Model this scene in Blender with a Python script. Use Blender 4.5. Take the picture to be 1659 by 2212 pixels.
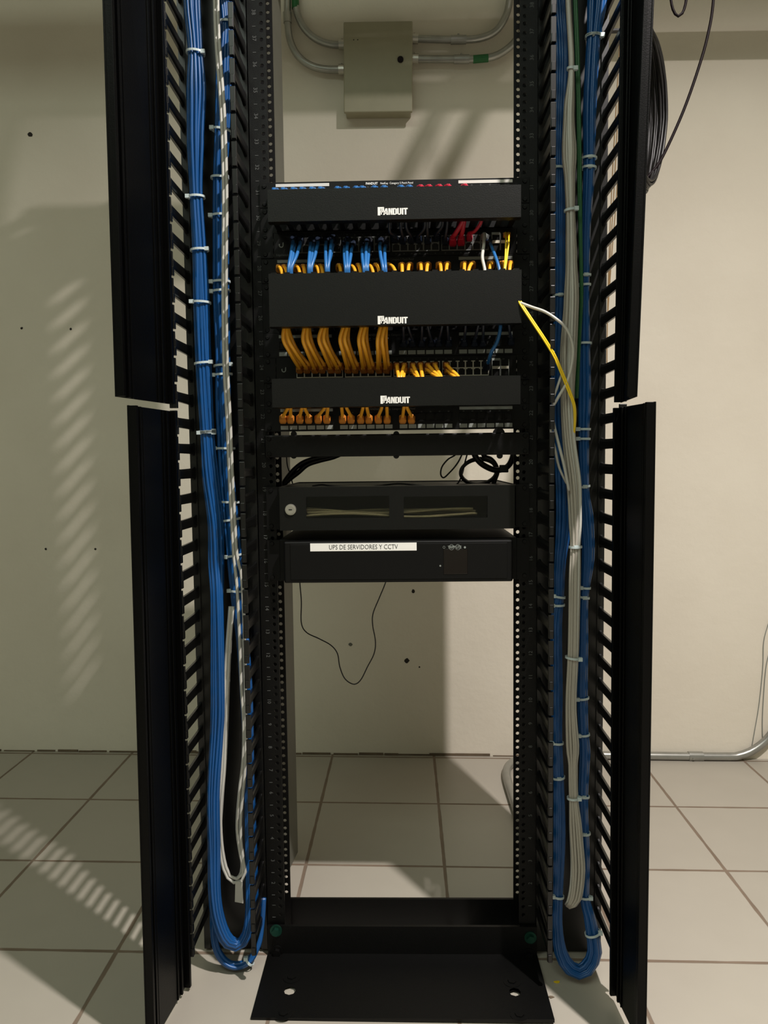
import bpy, bmesh, math, random
from mathutils import Vector, Matrix
random.seed(7)
for o in list(bpy.data.objects): bpy.data.objects.remove(o, do_unlink=True)
SC = bpy.context.scene
COL = SC.collection

# ---------------------------------------------------------------- camera
IMW, IMH, FPX = 1659.0, 2212.0, 1650.46
CAM = Vector((0.00451, -1.40628, 0.95383))
PITCH, YAW = 0.0712, -0.02776
Fv = Vector((math.sin(YAW)*math.cos(PITCH), math.cos(YAW)*math.cos(PITCH), -math.sin(PITCH)))
Rv = Vector((math.cos(YAW), -math.sin(YAW), 0))
Uv = Rv.cross(Fv)
cam = bpy.data.objects.new('camera', bpy.data.cameras.new('camera')); COL.objects.link(cam)
cam.matrix_world = Matrix(((Rv.x, Uv.x, -Fv.x, CAM.x), (Rv.y, Uv.y, -Fv.y, CAM.y), (Rv.z, Uv.z, -Fv.z, CAM.z), (0, 0, 0, 1)))
cam.data.sensor_fit = 'VERTICAL'; cam.data.sensor_height = 24.0
cam.data.lens = 24.0*FPX/IMH; cam.data.clip_start = 0.02
SC.camera = cam
# ---------------------------------------------------------------- view, world, lamps
SC.view_settings.view_transform = 'Standard'; SC.view_settings.look = 'None'
SC.view_settings.gamma = 1.0; SC.view_settings.use_curve_mapping = False
SC.view_settings.exposure = 0.0
LAMP_POS = Vector((0.90, -1.15, 2.98)); LAMP_W = 93.0; LAMP_COL = (1.0, 0.93, 0.90)
wd = bpy.data.worlds.new('world'); SC.world = wd; wd.use_nodes = True
wd.node_tree.nodes['Background'].inputs[0].default_value = (0.9, 0.95, 1.0, 1)
wd.node_tree.nodes['Background'].inputs[1].default_value = 0.0
def lamp(name, loc, watts, col, rad):
    l = bpy.data.lights.new(name, 'POINT'); l.energy = watts; l.color = col; l.shadow_soft_size = rad
    o = bpy.data.objects.new(name, l); COL.objects.link(o); o.location = loc
    return o
al = bpy.data.lights.new('ceiling_downlight_light', 'AREA'); al.shape = 'DISK'; al.size = 0.075; al.energy = LAMP_W; al.spread = math.radians(146); al.color = LAMP_COL
alo = bpy.data.objects.new('ceiling_downlight_light', al); COL.objects.link(alo); alo.location = LAMP_POS
al2 = bpy.data.lights.new('fill_light', 'AREA'); al2.shape = 'RECTANGLE'; al2.size = 2.4; al2.size_y = 1.0; al2.energy = 44.0; al2.color = (0.88, 1.0, 0.87)  # added fill light, lifts the shadowed areas
alo2 = bpy.data.objects.new('fill_light', al2); COL.objects.link(alo2); alo2.location = (-0.95, -2.5, 3.29)

# ---------------------------------------------------------------- frames of reference
ROOM = Matrix.Identity(4)
LEAN, TURN = -0.01156, 0.0044
RACK = Matrix.Rotation(TURN, 4, 'Z') @ Matrix.Rotation(LEAN, 4, 'Y')   # the rack leans a little to the left
RINV = RACK.inverted()
WALLY = 0.98895; TS = 0.32494; TX = -0.22687; TY = 0.64421
def ray(x, y): return Fv + (x-IMW/2)/FPX*Rv - (y-IMH/2)/FPX*Uv
def at(x, y, Y):
    """rack coordinates of what is seen at x, y on the rack's plane of depth Y"""
    d = RINV.to_3x3() @ ray(x, y); c = RINV @ CAM
    return c + d*((Y-c.y)/d.y)
def atw(x, y, Y=WALLY):
    d = ray(x, y); return CAM + d*((Y-CAM.y)/d.y)
def atf(x, y, Z=0.0):
    d = ray(x, y); return CAM + d*((Z-CAM.z)/d.z)

# ---------------------------------------------------------------- materials
def nodes_of(m):
    m.use_nodes = True; nt = m.node_tree
    return nt, nt.nodes['Principled BSDF']
def mat(name, col, rough=0.5, metal=0.0, var=0.12, scale=30.0, bump=0.0, bscale=200.0, spec=0.5, coat=0.0):
    m = bpy.data.materials.new(name); nt, b = nodes_of(m)
    tc = nt.nodes.new('ShaderNodeTexCoord'); nz = nt.nodes.new('ShaderNodeTexNoise'); nz.inputs['Scale'].default_value = scale
    nz.inputs['Detail'].default_value = 3
    nt.links.new(tc.outputs['Object'], nz.inputs['Vector'])
    mx = nt.nodes.new('ShaderNodeMixRGB'); mx.blend_type = 'MIX'
    mx.inputs[1].default_value = (*[c*(1-var) for c in col], 1); mx.inputs[2].default_value = (*[min(1, c*(1+var)) for c in col], 1)
    nt.links.new(nz.outputs['Fac'], mx.inputs[0]); nt.links.new(mx.outputs[0], b.inputs['Base Color'])
    b.inputs['Roughness'].default_value = rough; b.inputs['Metallic'].default_value = metal
    b.inputs['Specular IOR Level'].default_value = spec
    if coat: b.inputs['Coat Weight'].default_value = coat
    if bump:
        n2 = nt.nodes.new('ShaderNodeTexNoise'); n2.inputs['Scale'].default_value = bscale; n2.inputs['Detail'].default_value = 2
        nt.links.new(tc.outputs['Object'], n2.inputs['Vector'])
        bp = nt.nodes.new('ShaderNodeBump'); bp.inputs['Strength'].default_value = bump; bp.inputs['Distance'].default_value = 0.002
        nt.links.new(n2.outputs['Fac'], bp.inputs['Height']); nt.links.new(bp.outputs['Normal'], b.inputs['Normal'])
    return m
M_rack = mat('black_powder_coat', (0.0014, 0.0014, 0.0012), 0.46, bump=0.25, bscale=900, spec=0.24)
M_door = mat('black_door_plastic', (0.0010, 0.0010, 0.0009), 0.38, spec=0.13, bump=0.1, bscale=500, var=0.25, scale=9)
M_fing = mat('black_finger_plastic', (0.0026, 0.0026, 0.0023), 0.32, spec=0.5)
M_cover = mat('black_cover', (0.0038, 0.0041, 0.0034), 0.40, bump=0.15, bscale=900, spec=0.24)
M_panel = mat('black_panel', (0.0020, 0.0020, 0.0018), 0.5, spec=0.2)
M_dark = mat('matte_black', (0.002, 0.002, 0.002), 0.8)
M_blue = mat('blue_cable_jacket', (0.005, 0.070, 0.235), 0.34, var=0.18, scale=12)
M_blue2 = mat('blue_patch_jacket', (0.02, 0.13, 0.36), 0.35)
M_navy = mat('navy_jacket_and_shaded_boot', (0.006, 0.011, 0.024), 0.45)
M_orange = mat('orange_patch_jacket', (0.88, 0.40, 0.025), 0.30, var=0.06)
M_obrown = mat('orange_boot', (0.62, 0.23, 0.03), 0.42, var=0.06)
M_red = mat('red_patch_jacket', (0.42, 0.01, 0.035), 0.4)
M_yellow = mat('yellow_fibre_jacket', (0.85, 0.58, 0.02), 0.35)
M_grey = mat('grey_cable_jacket', (0.40, 0.37, 0.315), 0.42, var=0.1, scale=15)
M_white = mat('white_cable_jacket', (0.50, 0.49, 0.44), 0.38)
M_old = mat('old_yellow_jacket', (0.16, 0.09, 0.02), 0.5)
M_green = mat('green_cable_jacket', (0.015, 0.10, 0.03), 0.4)
M_tie = mat('cable_tie_nylon', (0.52, 0.60, 0.60), 0.35)
M_blk = mat('black_cable_jacket', (0.010, 0.009, 0.009), 0.42)
M_brn = mat('dark_brown_cable_jacket', (0.008, 0.004, 0.005), 0.55, spec=0.15)
M_print = mat('white_print', (0.80, 0.79, 0.74), 0.6, var=0.02)
M_dim = mat('grey_print_and_shaded_shield', (0.10, 0.105, 0.10), 0.6, var=0.1)
M_label = mat('label_window', (0.22, 0.24, 0.22), 0.45, var=0.08)
M_strip = mat('white_paper_strip', (0.60, 0.58, 0.53), 0.6, var=0.05)
M_steel = mat('steel', (0.60, 0.58, 0.52), 0.32, 0.9)
M_bright = mat('port_shield_metal', (0.52, 0.50, 0.43), 0.5, 0.3)
M_gold = mat('beige_port_bar', (0.58, 0.55, 0.44), 0.55)
M_galv = mat('galvanised_conduit', (0.36, 0.36, 0.33), 0.34, 0.75, var=0.2)
M_gpaint = mat('green_paint_mark', (0.01, 0.12, 0.03), 0.5)
M_box = mat('olive_grey_box_paint', (0.30, 0.28, 0.185), 0.5, var=0.06)
M_bolt = mat('dark_green_zinc_bolt', (0.01, 0.06, 0.04), 0.35, 0.6)
M_filler_litcover = mat('grey_filler_and_lit_cover', (0.12, 0.12, 0.095), 0.45)  # grey filler; on the black rear cover it stands for lamp light
M_ink = mat('label_ink', (0.03, 0.03, 0.03), 0.6)
M_lcd = mat('display_glass', (0.004, 0.002, 0.0015), 0.15)
M_fibre = mat('cream_fibre_slack', (0.46, 0.40, 0.24), 0.5)
M_grout = mat('dirty_grout', (0.13, 0.095, 0.06), 0.9, var=0.4, scale=25)
M_hole = mat('drill_hole_dark', (0.02, 0.016, 0.012), 0.9)
def glass_mat():
    m = bpy.data.materials.new('smoked_window'); nt, b = nodes_of(m)
    b.inputs['Base Color'].default_value = (0.55, 0.55, 0.5, 1); b.inputs['Roughness'].default_value = 0.06
    b.inputs['Transmission Weight'].default_value = 1.0; b.inputs['IOR'].default_value = 1.3
    return m
M_glass = glass_mat()

def wall_mat():
    m = bpy.data.materials.new('cream_plaster'); nt, b = nodes_of(m)
    tc = nt.nodes.new('ShaderNodeTexCoord')
    n1 = nt.nodes.new('ShaderNodeTexNoise'); n1.inputs['Scale'].default_value = 2.2; n1.inputs['Detail'].default_value = 5
    n2 = nt.nodes.new('ShaderNodeTexNoise'); n2.inputs['Scale'].default_value = 45; n2.inputs['Detail'].default_value = 4
    for n in (n1, n2): nt.links.new(tc.outputs['Object'], n.inputs['Vector'])
    r = nt.nodes.new('ShaderNodeValToRGB')
    r.color_ramp.elements[0].position = 0.3; r.color_ramp.elements[0].color = (0.66, 0.605, 0.50, 1)
    r.color_ramp.elements[1].position = 0.75; r.color_ramp.elements[1].color = (0.74, 0.69, 0.58, 1)
    nt.links.new(n1.outputs['Fac'], r.inputs[0]); nt.links.new(r.outputs[0], b.inputs['Base Color'])
    b.inputs['Roughness'].default_value = 0.8; b.inputs['Specular IOR Level'].default_value = 0.25
    bp = nt.nodes.new('ShaderNodeBump'); bp.inputs['Strength'].default_value = 0.35; bp.inputs['Distance'].default_value = 0.003
    nt.links.new(n2.outputs['Fac'], bp.inputs['Height']); nt.links.new(bp.outputs['Normal'], b.inputs['Normal'])
    return m
def floor_mat():
    m = bpy.data.materials.new('white_floor_tile'); nt, b = nodes_of(m)
    L = nt.links; N = nt.nodes
    tc = N.new('ShaderNodeTexCoord'); sp = N.new('ShaderNodeSeparateXYZ'); L.new(tc.outputs['Object'], sp.inputs[0])
    def M(op, a, bb=None):
        n = N.new('ShaderNodeMath'); n.operation = op
        for i, v in enumerate((a, bb)):
            if v is None: continue
            if isinstance(v, (int, float)): n.inputs[i].default_value = v
            else: L.new(v, n.inputs[i])
        return n.outputs[0]
    ds = []; cells = []
    nz0 = N.new('ShaderNodeTexNoise'); nz0.inputs['Scale'].default_value = 14; L.new(tc.outputs['Object'], nz0.inputs['Vector'])
    wob = M('MULTIPLY', M('SUBTRACT', nz0.outputs['Fac'], 0.5), 0.004)
    for out, off in ((sp.outputs[0], TX), (sp.outputs[1], TY)):
        u = M('DIVIDE', M('SUBTRACT', out, off), TS)
        fr = M('FRACT', u); d = M('MULTIPLY', M('MINIMUM', fr, M('SUBTRACT', 1.0, fr)), TS)
        ds.append(M('ADD', d, wob)); cells.append(M('FLOOR', u))
    d = M('MINIMUM', ds[0], ds[1])
    g = N.new('ShaderNodeMapRange'); g.inputs['From Min'].default_value = 0.0030; g.inputs['From Max'].default_value = 0.0046
    L.new(d, g.inputs['Value'])
    cv = N.new('ShaderNodeCombineXYZ'); L.new(cells[0], cv.inputs[0]); L.new(cells[1], cv.inputs[1])
    wn = N.new('ShaderNodeTexWhiteNoise'); L.new(cv.outputs[0], wn.inputs['Vector'])
    nz = N.new('ShaderNodeTexNoise'); nz.inputs['Scale'].default_value = 9; nz.inputs['Detail'].default_value = 6
    L.new(tc.outputs['Object'], nz.inputs['Vector'])
    t = M('ADD', M('MULTIPLY', wn.outputs['Value'], 0.35), M('MULTIPLY', nz.outputs['Fac'], 0.6))
    r = N.new('ShaderNodeValToRGB'); r.color_ramp.elements[0].color = (0.355, 0.325, 0.27, 1); r.color_ramp.elements[1].color = (0.415, 0.385, 0.325, 1)
    L.new(t, r.inputs[0])
    gr = N.new('ShaderNodeValToRGB'); gr.color_ramp.elements[0].color = (0.12, 0.085, 0.055, 1); gr.color_ramp.elements[1].color = (0.25, 0.19, 0.14, 1)
    L.new(nz.outputs['Fac'], gr.inputs[0])
    mx = N.new('ShaderNodeMixRGB'); L.new(g.outputs[0], mx.inputs[0]); L.new(gr.outputs[0], mx.inputs[1]); L.new(r.outputs[0], mx.inputs[2])
    L.new(mx.outputs[0], b.inputs['Base Color'])
    ro = N.new('ShaderNodeMapRange'); ro.inputs['To Min'].default_value = 0.9; ro.inputs['To Max'].default_value = 0.38; L.new(g.outputs[0], ro.inputs['Value'])
    L.new(ro.outputs[0], b.inputs['Roughness'])
    bp = N.new('ShaderNodeBump'); bp.inputs['Strength'].default_value = 0.6; bp.inputs['Distance'].default_value = 0.0015
    L.new(g.outputs[0], bp.inputs['Height']); L.new(bp.outputs['Normal'], b.inputs['Normal'])
    return m
M_wall = wall_mat(); M_floor = floor_mat()
M_wall2 = mat('grey_wall_paint', (0.60, 0.60, 0.53), 0.85)
M_ceil = mat('ceiling_paint', (0.70, 0.70, 0.63), 0.85)

# ---------------------------------------------------------------- mesh helpers
def B(): return bmesh.new()
def box(bm, x0, x1, y0, y1, z0, z1):
    v = [bm.verts.new((x, y, z)) for x in (x0, x1) for y in (y0, y1) for z in (z0, z1)]
    for f in ((0, 1, 3, 2), (4, 6, 7, 5), (0, 4, 5, 1), (2, 3, 7, 6), (0, 2, 6, 4), (1, 5, 7, 3)):
        bm.faces.new([v[i] for i in f])
    return bm
def prism(bm, pts, axis, a0, a1):
    """extrude a closed 2-D outline along an axis ('x','y','z')"""
    def P(p, a):
        return {'x': (a, p[0], p[1]), 'y': (p[0], a, p[1]), 'z': (p[0], p[1], a)}[axis]
    A = [bm.verts.new(P(p, a0)) for p in pts]; C = [bm.verts.new(P(p, a1)) for p in pts]
    n = len(pts)
    bm.faces.new(A); bm.faces.new(C[::-1])
    for i in range(n): bm.faces.new((A[i], C[i], C[(i+1) % n], A[(i+1) % n]))
    return bm
def cyl(bm, c, axis, r, h, seg=20, r2=None):
    c = Vector(c); ax = {'x': Vector((1, 0, 0)), 'y': Vector((0, 1, 0)), 'z': Vector((0, 0, 1))}[axis] if isinstance(axis, str) else Vector(axis).normalized()
    u = ax.orthogonal().normalized(); v = ax.cross(u); r2 = r if r2 is None else r2
    A = [bm.verts.new(c+r*(math.cos(t)*u+math.sin(t)*v)) for t in [2*math.pi*i/seg for i in range(seg)]]
    D = [bm.verts.new(c+ax*h+r2*(math.cos(t)*u+math.sin(t)*v)) for t in [2*math.pi*i/seg for i in range(seg)]]
    bm.faces.new(A); bm.faces.new(D[::-1])
    for i in range(seg): bm.faces.new((A[i], D[i], D[(i+1) % seg], A[(i+1) % seg]))
    return bm
def spline(P, n):
    P = [Vector(p) for p in P]
    if len(P) == 2: return [P[0].lerp(P[1], i/n) for i in range(n+1)]
    Q = [2*P[0]-P[1]]+P+[2*P[-1]-P[-2]]
    out = []; m = len(P)-1
    L = [0]
    for i in range(m): L.append(L[-1]+max((P[i+1]-P[i]).length, 1e-6))
    for k in range(n+1):
        s = L[-1]*k/n; i = 0
        while i < m-1 and s > L[i+1]: i += 1
        t = (s-L[i])/(L[i+1]-L[i]); p0, p1, p2, p3 = Q[i:i+4]
        out.append(0.5*((2*p1)+(p2-p0)*t+(2*p0-5*p1+4*p2-p3)*t*t+(3*p1-p0-3*p2+p3)*t**3))
    return out
def tube(bm, pts, r, seg=8, closed=False):
    pts = [Vector(p) for p in pts]; n = len(pts)
    rr = r if isinstance(r, (list, tuple)) else [r]*n
    rings = []; u = None
    for i in range(n):
        t = (pts[min(i+1, n-1)]-pts[max(i-1, 0)])
        if closed: t = pts[(i+1) % n]-pts[i-1]
        if t.length < 1e-9: t = Vector((0, 0, 1))
        t.normalize()
        u = t.orthogonal().normalized() if u is None else (u-t*u.dot(t)).normalized()
        v = t.cross(u)
        rings.append([bm.verts.new(pts[i]+rr[i]*(math.cos(a)*u+math.sin(a)*v)) for a in [2*math.pi*k/seg for k in range(seg)]])
    for i in range(n if closed else n-1):
        A = rings[i]; D = rings[(i+1) % n]
        for k in range(seg): bm.faces.new((A[k], A[(k+1) % seg], D[(k+1) % seg], D[k]))
    if not closed: bm.faces.new(rings[0][::-1]); bm.faces.new(rings[-1])
    return bm
def perf(bm, x0, x1, zs, hx, hr, y0, y1, seg=8):
    """a strip in x/z between y0 and y1 with a hole at hx and each z of zs"""
    edges = [zs[0]-0.012]+[(a+b)/2 for a, b in zip(zs, zs[1:])]+[zs[-1]+0.012]
    for k, zc in enumerate(zs):
        za, zb = edges[k], edges[k+1]
        out = [(x1, zc), (x1, zb), (hx, zb), (x0, zb), (x0, zc), (x0, za), (hx, za), (x1, za)]
        inn = [(hx+hr*math.cos(a), zc+hr*math.sin(a)) for a in [math.pi/4*i for i in range(8)]]
        F = [bm.verts.new((p[0], y0, p[1])) for p in out]; G = [bm.verts.new((p[0], y0, p[1])) for p in inn]
        F2 = [bm.verts.new((p[0], y1, p[1])) for p in out]; G2 = [bm.verts.new((p[0], y1, p[1])) for p in inn]
        for i in range(8):
            j = (i+1) % 8
            bm.faces.new((F[i], F[j], G[j], G[i])); bm.faces.new((F2[j], F2[i], G2[i], G2[j])); bm.faces.new((G[i], G[j], G2[j], G2[i]))
    za, zb = edges[0], edges[-1]
    for x in (x0, x1):
        bm.faces.new([bm.verts.new(p) for p in ((x, y0, za), (x, y1, za), (x, y1, zb), (x, y0, zb))])
    return bm
FONT_CACHE = {}
def text_into(bm, s, x, z, y, size, sx=1.0, bold=0.0, rot=0.0, align='LEFT', depth=0.0002):
    """letters lying in an x/z plane at depth y, facing -Y"""
    c = bpy.data.curves.new('t', 'FONT'); c.body = s; c.size = 1.0; c.align_x = align; c.align_y = 'CENTER'; c.offset = bold; c.resolution_u = 2
    o = bpy.data.objects.new('t', c); COL.objects.link(o)
    bpy.context.view_layer.update()
    me = bpy.data.meshes.new_from_object(o.evaluated_get(bpy.context.evaluated_depsgraph_get()))
    bpy.data.objects.remove(o); bpy.data.curves.remove(c)
    cr, sr = math.cos(rot), math.sin(rot)
    vs = []
    for v in me.vertices:
        a, b2 = v.co.x*size*sx, v.co.y*size
        vs.append(bm.verts.new((x+a*cr-b2*sr, y-depth, z+a*sr+b2*cr)))
    for p in me.polygons:
        try: bm.faces.new([vs[i] for i in p.vertices])
        except ValueError: pass
    bpy.data.meshes.remove(me)
    return bm
ORG = {}; FRM = {}
def link(o): COL.objects.link(o); return o
def obj(name, bm, m, parent=None, org=None, frame=RACK, smooth=False, bevel=0.0, kind=None, label=None):
    """a mesh object; coordinates given in rack (or room) space"""
    o0 = ORG[parent.name] if parent else Vector(org if org is not None else (0, 0, 0))
    for v in bm.verts: v.co -= o0
    bmesh.ops.recalc_face_normals(bm, faces=bm.faces)
    me = bpy.data.meshes.new(name); bm.to_mesh(me); bm.free(); me.materials.append(m)
    if smooth:
        for p in me.polygons: p.use_smooth = True
    o = link(bpy.data.objects.new(name, me))
    if parent: o.parent = parent; ORG[o.name] = o0
    else: o.matrix_world = frame @ Matrix.Translation(o0); ORG[o.name] = o0
    if bevel:
        b = o.modifiers.new('bevel', 'BEVEL'); b.width = bevel; b.segments = 2; b.limit_method = 'ANGLE'
    if kind: o['kind'] = kind
    if label: o['label'] = label
    return o
def thing(name, label, cat, org, group=None, frame=RACK):
    o = link(bpy.data.objects.new(name, None)); o.empty_display_size = 0.05
    o.matrix_world = frame @ Matrix.Translation(Vector(org)); ORG[o.name] = Vector(org)
    o['label'] = label; o['category'] = cat
    if group: o['group'] = group
    return o
def tag(o, label, cat, group=None, kind=None):
    o['label'] = label; o['category'] = cat
    if group: o['group'] = group
    if kind: o['kind'] = kind
    return o
def again(src, parent, delta, label=None):
    c = src.copy(); COL.objects.link(c); c.parent = parent; c.location = src.location+Vector(delta)
    ORG[c.name] = ORG[src.name]
    if label: c['label'] = label
    return c

# ================================================================= the room
def struct(name, bm, m):
    o = obj(name, bm, m, frame=ROOM); o['kind'] = 'structure'; return o
XL, XR, YF, ZC = -3.2, 3.4, -5.2, 3.35
struct('floor', box(B(), XL-.1, XR+.1, YF-.1, WALLY+.1, -.08, 0), M_floor)
struct('wall_back', box(B(), XL-.1, XR+.1, WALLY, WALLY+.12, 0, ZC), M_wall)
struct('wall_left', box(B(), XL-.12, XL, YF, WALLY, 0, ZC), M_wall2)
struct('wall_right', box(B(), XR, XR+.12, YF, WALLY, 0, ZC), M_wall2)
struct('wall_front', box(B(), XL-.1, XR+.1, YF-.12, YF, 0, ZC), M_wall2)
struct('ceiling', box(B(), XL-.1, XR+.1, YF-.1, WALLY+.1, ZC, ZC+.1), M_ceil)
bm = B(); x = XL+0.02
while x < 0.62:                                     # broken mortar line where the tiles meet the wall
    w = random.uniform(.03, .13); hgt = random.uniform(.002, .009)
    if x+w > -1.35 and random.random() < .88:
        box(bm, x, x+w, WALLY-random.uniform(.003, .007), WALLY, 0.0002, hgt)
    x += w+random.choice((0, 0, .004, .01))
struct('baseboard_back', bm, M_grout)
# a bare bulb on the ceiling
t = thing('ceiling_lamp', 'small round downlight under the ceiling in front of the rack', 'lamp', (LAMP_POS.x, LAMP_POS.y, ZC), frame=ROOM)
obj('lamp_holder', cyl(B(), (LAMP_POS.x, LAMP_POS.y, LAMP_POS.z+.01), 'z', .06, ZC-LAMP_POS.z-.01), M_ceil, t, smooth=False)

t = thing('fill_fixture', 'added rectangular fill fixture on the ceiling, unseen behind the viewer', 'lamp', (-.95, -2.5, ZC), frame=ROOM)  # housing for the added fill light
obj('fill_housing', box(B(), -2.17, .27, -3.02, -1.98, 3.30, ZC), M_ceil, t, frame=ROOM)

# drill holes and chips in the wall
for px, py, r, lb in ((65, 291, .0075, 'dark plugged drill hole high on the left of the wall'), (47, 709, .0042, 'small drill hole at mid height nearest the left edge of the wall'),
                      (153, 711, .0042, 'small drill hole at mid height beside the striped light patches'), (99, 1186, .0042, 'left one of the two small low drill holes on the left wall part'),
                      (206, 1186, .0036, 'small low drill hole closest to the lower left door'), (893, 1277, .006, 'brown wall hole just below the power supply unit'),
                      (757, 1392, .0065, 'grey filled wall hole inside the hanging thin wire'), (879, 1427, .0085, 'black chipped wall hole right of the hanging wire'),
                      (906, 1441, .003, 'tiny wall hole just below the black chipped one')):
    p = atw(px, py)
    bm = B(); n = 9
    pts = [(p.x+r*random.uniform(.75, 1.15)*math.cos(a), p.z+r*random.uniform(.75, 1.15)*math.sin(a)) for a in [2*math.pi*i/n for i in range(n)]]
    prism(bm, pts, 'y', WALLY-.0006, WALLY-.0001)
    o = obj('wall_hole', bm, M_filler_litcover if px == 757 else M_hole, org=(p.x, WALLY, p.z), frame=ROOM); tag(o, lb, 'hole', 'drill holes in the back wall')

# ================================================================= wall box and conduits
DB = .055
a = atw(742, 47, WALLY-DB); c = atw(890, 241, WALLY-DB); a2 = atw(744, 47, WALLY-DB); c.x = atw(891, 150, WALLY-DB).x
t = thing('junction_box', 'olive grey metal junction box on the wall above the patch panels', 'electrical box', ((a.x+c.x)/2, WALLY, c.z), frame=ROOM)
obj('box_body', box(B(), a.x+.004, c.x-.004, WALLY-DB+.008, WALLY, c.z+.004, a.z-.004), M_box, t, frame=ROOM, bevel=.003)
obj('cover', box(B(), a.x, c.x, WALLY-DB, WALLY-DB+.012, c.z, a.z), M_box, t, frame=ROOM, bevel=.003)
p = atw(865, 129, WALLY-DB)
obj('latch', cyl(B(), (p.x, WALLY-DB, p.z), (0, -1, 0), .009, .004, 14), M_brn, t, smooth=False)
for dx in (0, .012):
    q = atw(764, 86, WALLY-DB); obj('vent_dot', cyl(B(), (q.x+dx, WALLY-DB-.0002, q.z), (0, 1, 0), .0018, .001, 8), M_dark, t)
def conduit(label, pts, r, m=M_galv, Y=None, extras=(), org=None):
    P = [atw(x, y, Y if yy is None else yy) for x, y, yy in pts]
    if pts[0][1] < 0: P = [Vector((P[0].x, P[0].y, ZC-.01)), Vector((P[0].x, P[0].y, 2.8))]+P
    if pts[-1][1] < 0: P = P+[Vector((P[-1].x, P[-1].y, 2.8)), Vector((P[-1].x, P[-1].y, ZC-.01))]
    t = thing('conduit', label, 'conduit', P[0], frame=ROOM)
    sp = spline(P, 110)
    obj('pipe', tube(B(), sp, r, 14), m, t, smooth=True)
    for kind, x, y, ln, dr in extras:
        c0 = atw(x, y, Y); k = min(range(len(sp)), key=lambda i: (sp[i]-c0).length)
        k2 = min(k+1, len(sp)-1); d = (sp[k2]-sp[k2-1]).normalized()
        mm = {'coupling': M_galv, 'paint_mark': M_gpaint, 'locknut': M_steel}[kind]
        bm = B(); cyl(bm, sp[k]-d*ln/2, d, r*dr, ln, 14)
        if kind != 'paint_mark':
            cyl(bm, sp[k]+Vector((0, 0, r*.9)), 'z', r*.28, r*.75, 8)
        obj(kind, bm, mm, t)
    return t
YC = WALLY-.022
conduit('upper left metal conduit bending from above into the wall box', [(637, -90, None), (638, -20, None), (640, 20, None), (655, 58, None), (682, 84, None), (715, 96, None), (746, 97, None)], .0105, Y=YC,
        extras=[('locknut', 739, 97, .016, 1.35), ('paint_mark', 637, 2, .05, 1.05)])
conduit('lower left metal conduit bending from above into the wall box', [(620, -90, None), (621, -20, None), (621, 40, None), (627, 88, None), (645, 122, None), (672, 142, None), (705, 150, None), (746, 150, None)], .0105, Y=YC,
        extras=[('locknut', 739, 150, .016, 1.35), ('coupling', 621, 40, .03, 1.2)])
conduit('upper right metal conduit leaving the wall box and bending up', [(888, 84, None), (930, 85, None), (1000, 86, None), (1040, 82, None), (1070, 68, None), (1090, 40, None), (1100, 5, None), (1102, -60, None)], .0105, Y=YC,
        extras=[('locknut', 900, 84, .018, 1.35), ('coupling', 992, 86, .045, 1.2)])
conduit('lower right metal conduit leaving the wall box below its twin', [(888, 127, None), (930, 128, None), (1010, 128, None), (1060, 124, None), (1090, 110, None), (1115, 86, None), (1140, 40, None), (1150, -30, None)], .0105, Y=YC,
        extras=[('locknut', 900, 127, .018, 1.35), ('coupling', 1000, 128, .045, 1.2), ('paint_mark', 1036, 126, .045, 1.06)])
# conduit along the foot of the wall
FC = .013
Pz = lambda x, y, Z=FC: atf(x, y, Z)
pts = [atf(1135, 1800, FC), atf(1112, 1722, FC), atf(1094, 1672, FC), atf(1103, 1650, FC), atf(1125, 1641, FC), Vector((.46, WALLY-.017, FC)), Vector((.7, WALLY-.017, FC)), Vector((1.0, WALLY-.017, FC)),
       Vector((1.06, WALLY-.017, .017)), Vector((1.11, WALLY-.017, .040)), Vector((1.155, WALLY-.017, .085)), Vector((1.185, WALLY-.017, .16)), Vector((1.19, WALLY-.017, .25)), Vector((1.19, WALLY-.017, .9)), Vector((1.19, WALLY-.017, 2.0)), Vector((1.19, WALLY-.017, ZC-.01))]
pts[1].x = .305
t = thing('conduit', 'metal conduit lying along the foot of the wall and bending up at the right', 'conduit', (.98, WALLY-.017, 0), frame=ROOM)
sp = spline(pts, 220)
obj('pipe', tube(B(), sp, .0125, 14), M_galv, t, smooth=True)
bm = B(); cyl(bm, (.90, WALLY-.017, FC), 'x', .0145, .045, 14); cyl(bm, (.912, WALLY-.03, .008), 'z', .004, .006, 8); obj('coupling', bm, M_galv, t)
# thin wires by the right conduit
for lb, P in (('thin grey wire hanging on the wall at the far right', [(1662, 1340), (1650, 1385), (1648, 1440), (1640, 1520), (1630, 1580), (1622, 1625)]),
              ('second thin wire right of the other against the wall at the far right', [(1668, 1390), (1655, 1440), (1648, 1530), (1647, 1580), (1649, 1612)])):
    Q = [atw(x, y, WALLY-.004) for x, y in P]
    o = obj('thin_wire', tube(B(), spline(Q, 30), .0011, 6), M_label, org=Q[-1], frame=ROOM, smooth=True); tag(o, lb, 'wire', 'thin wires at the right edge')
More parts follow.
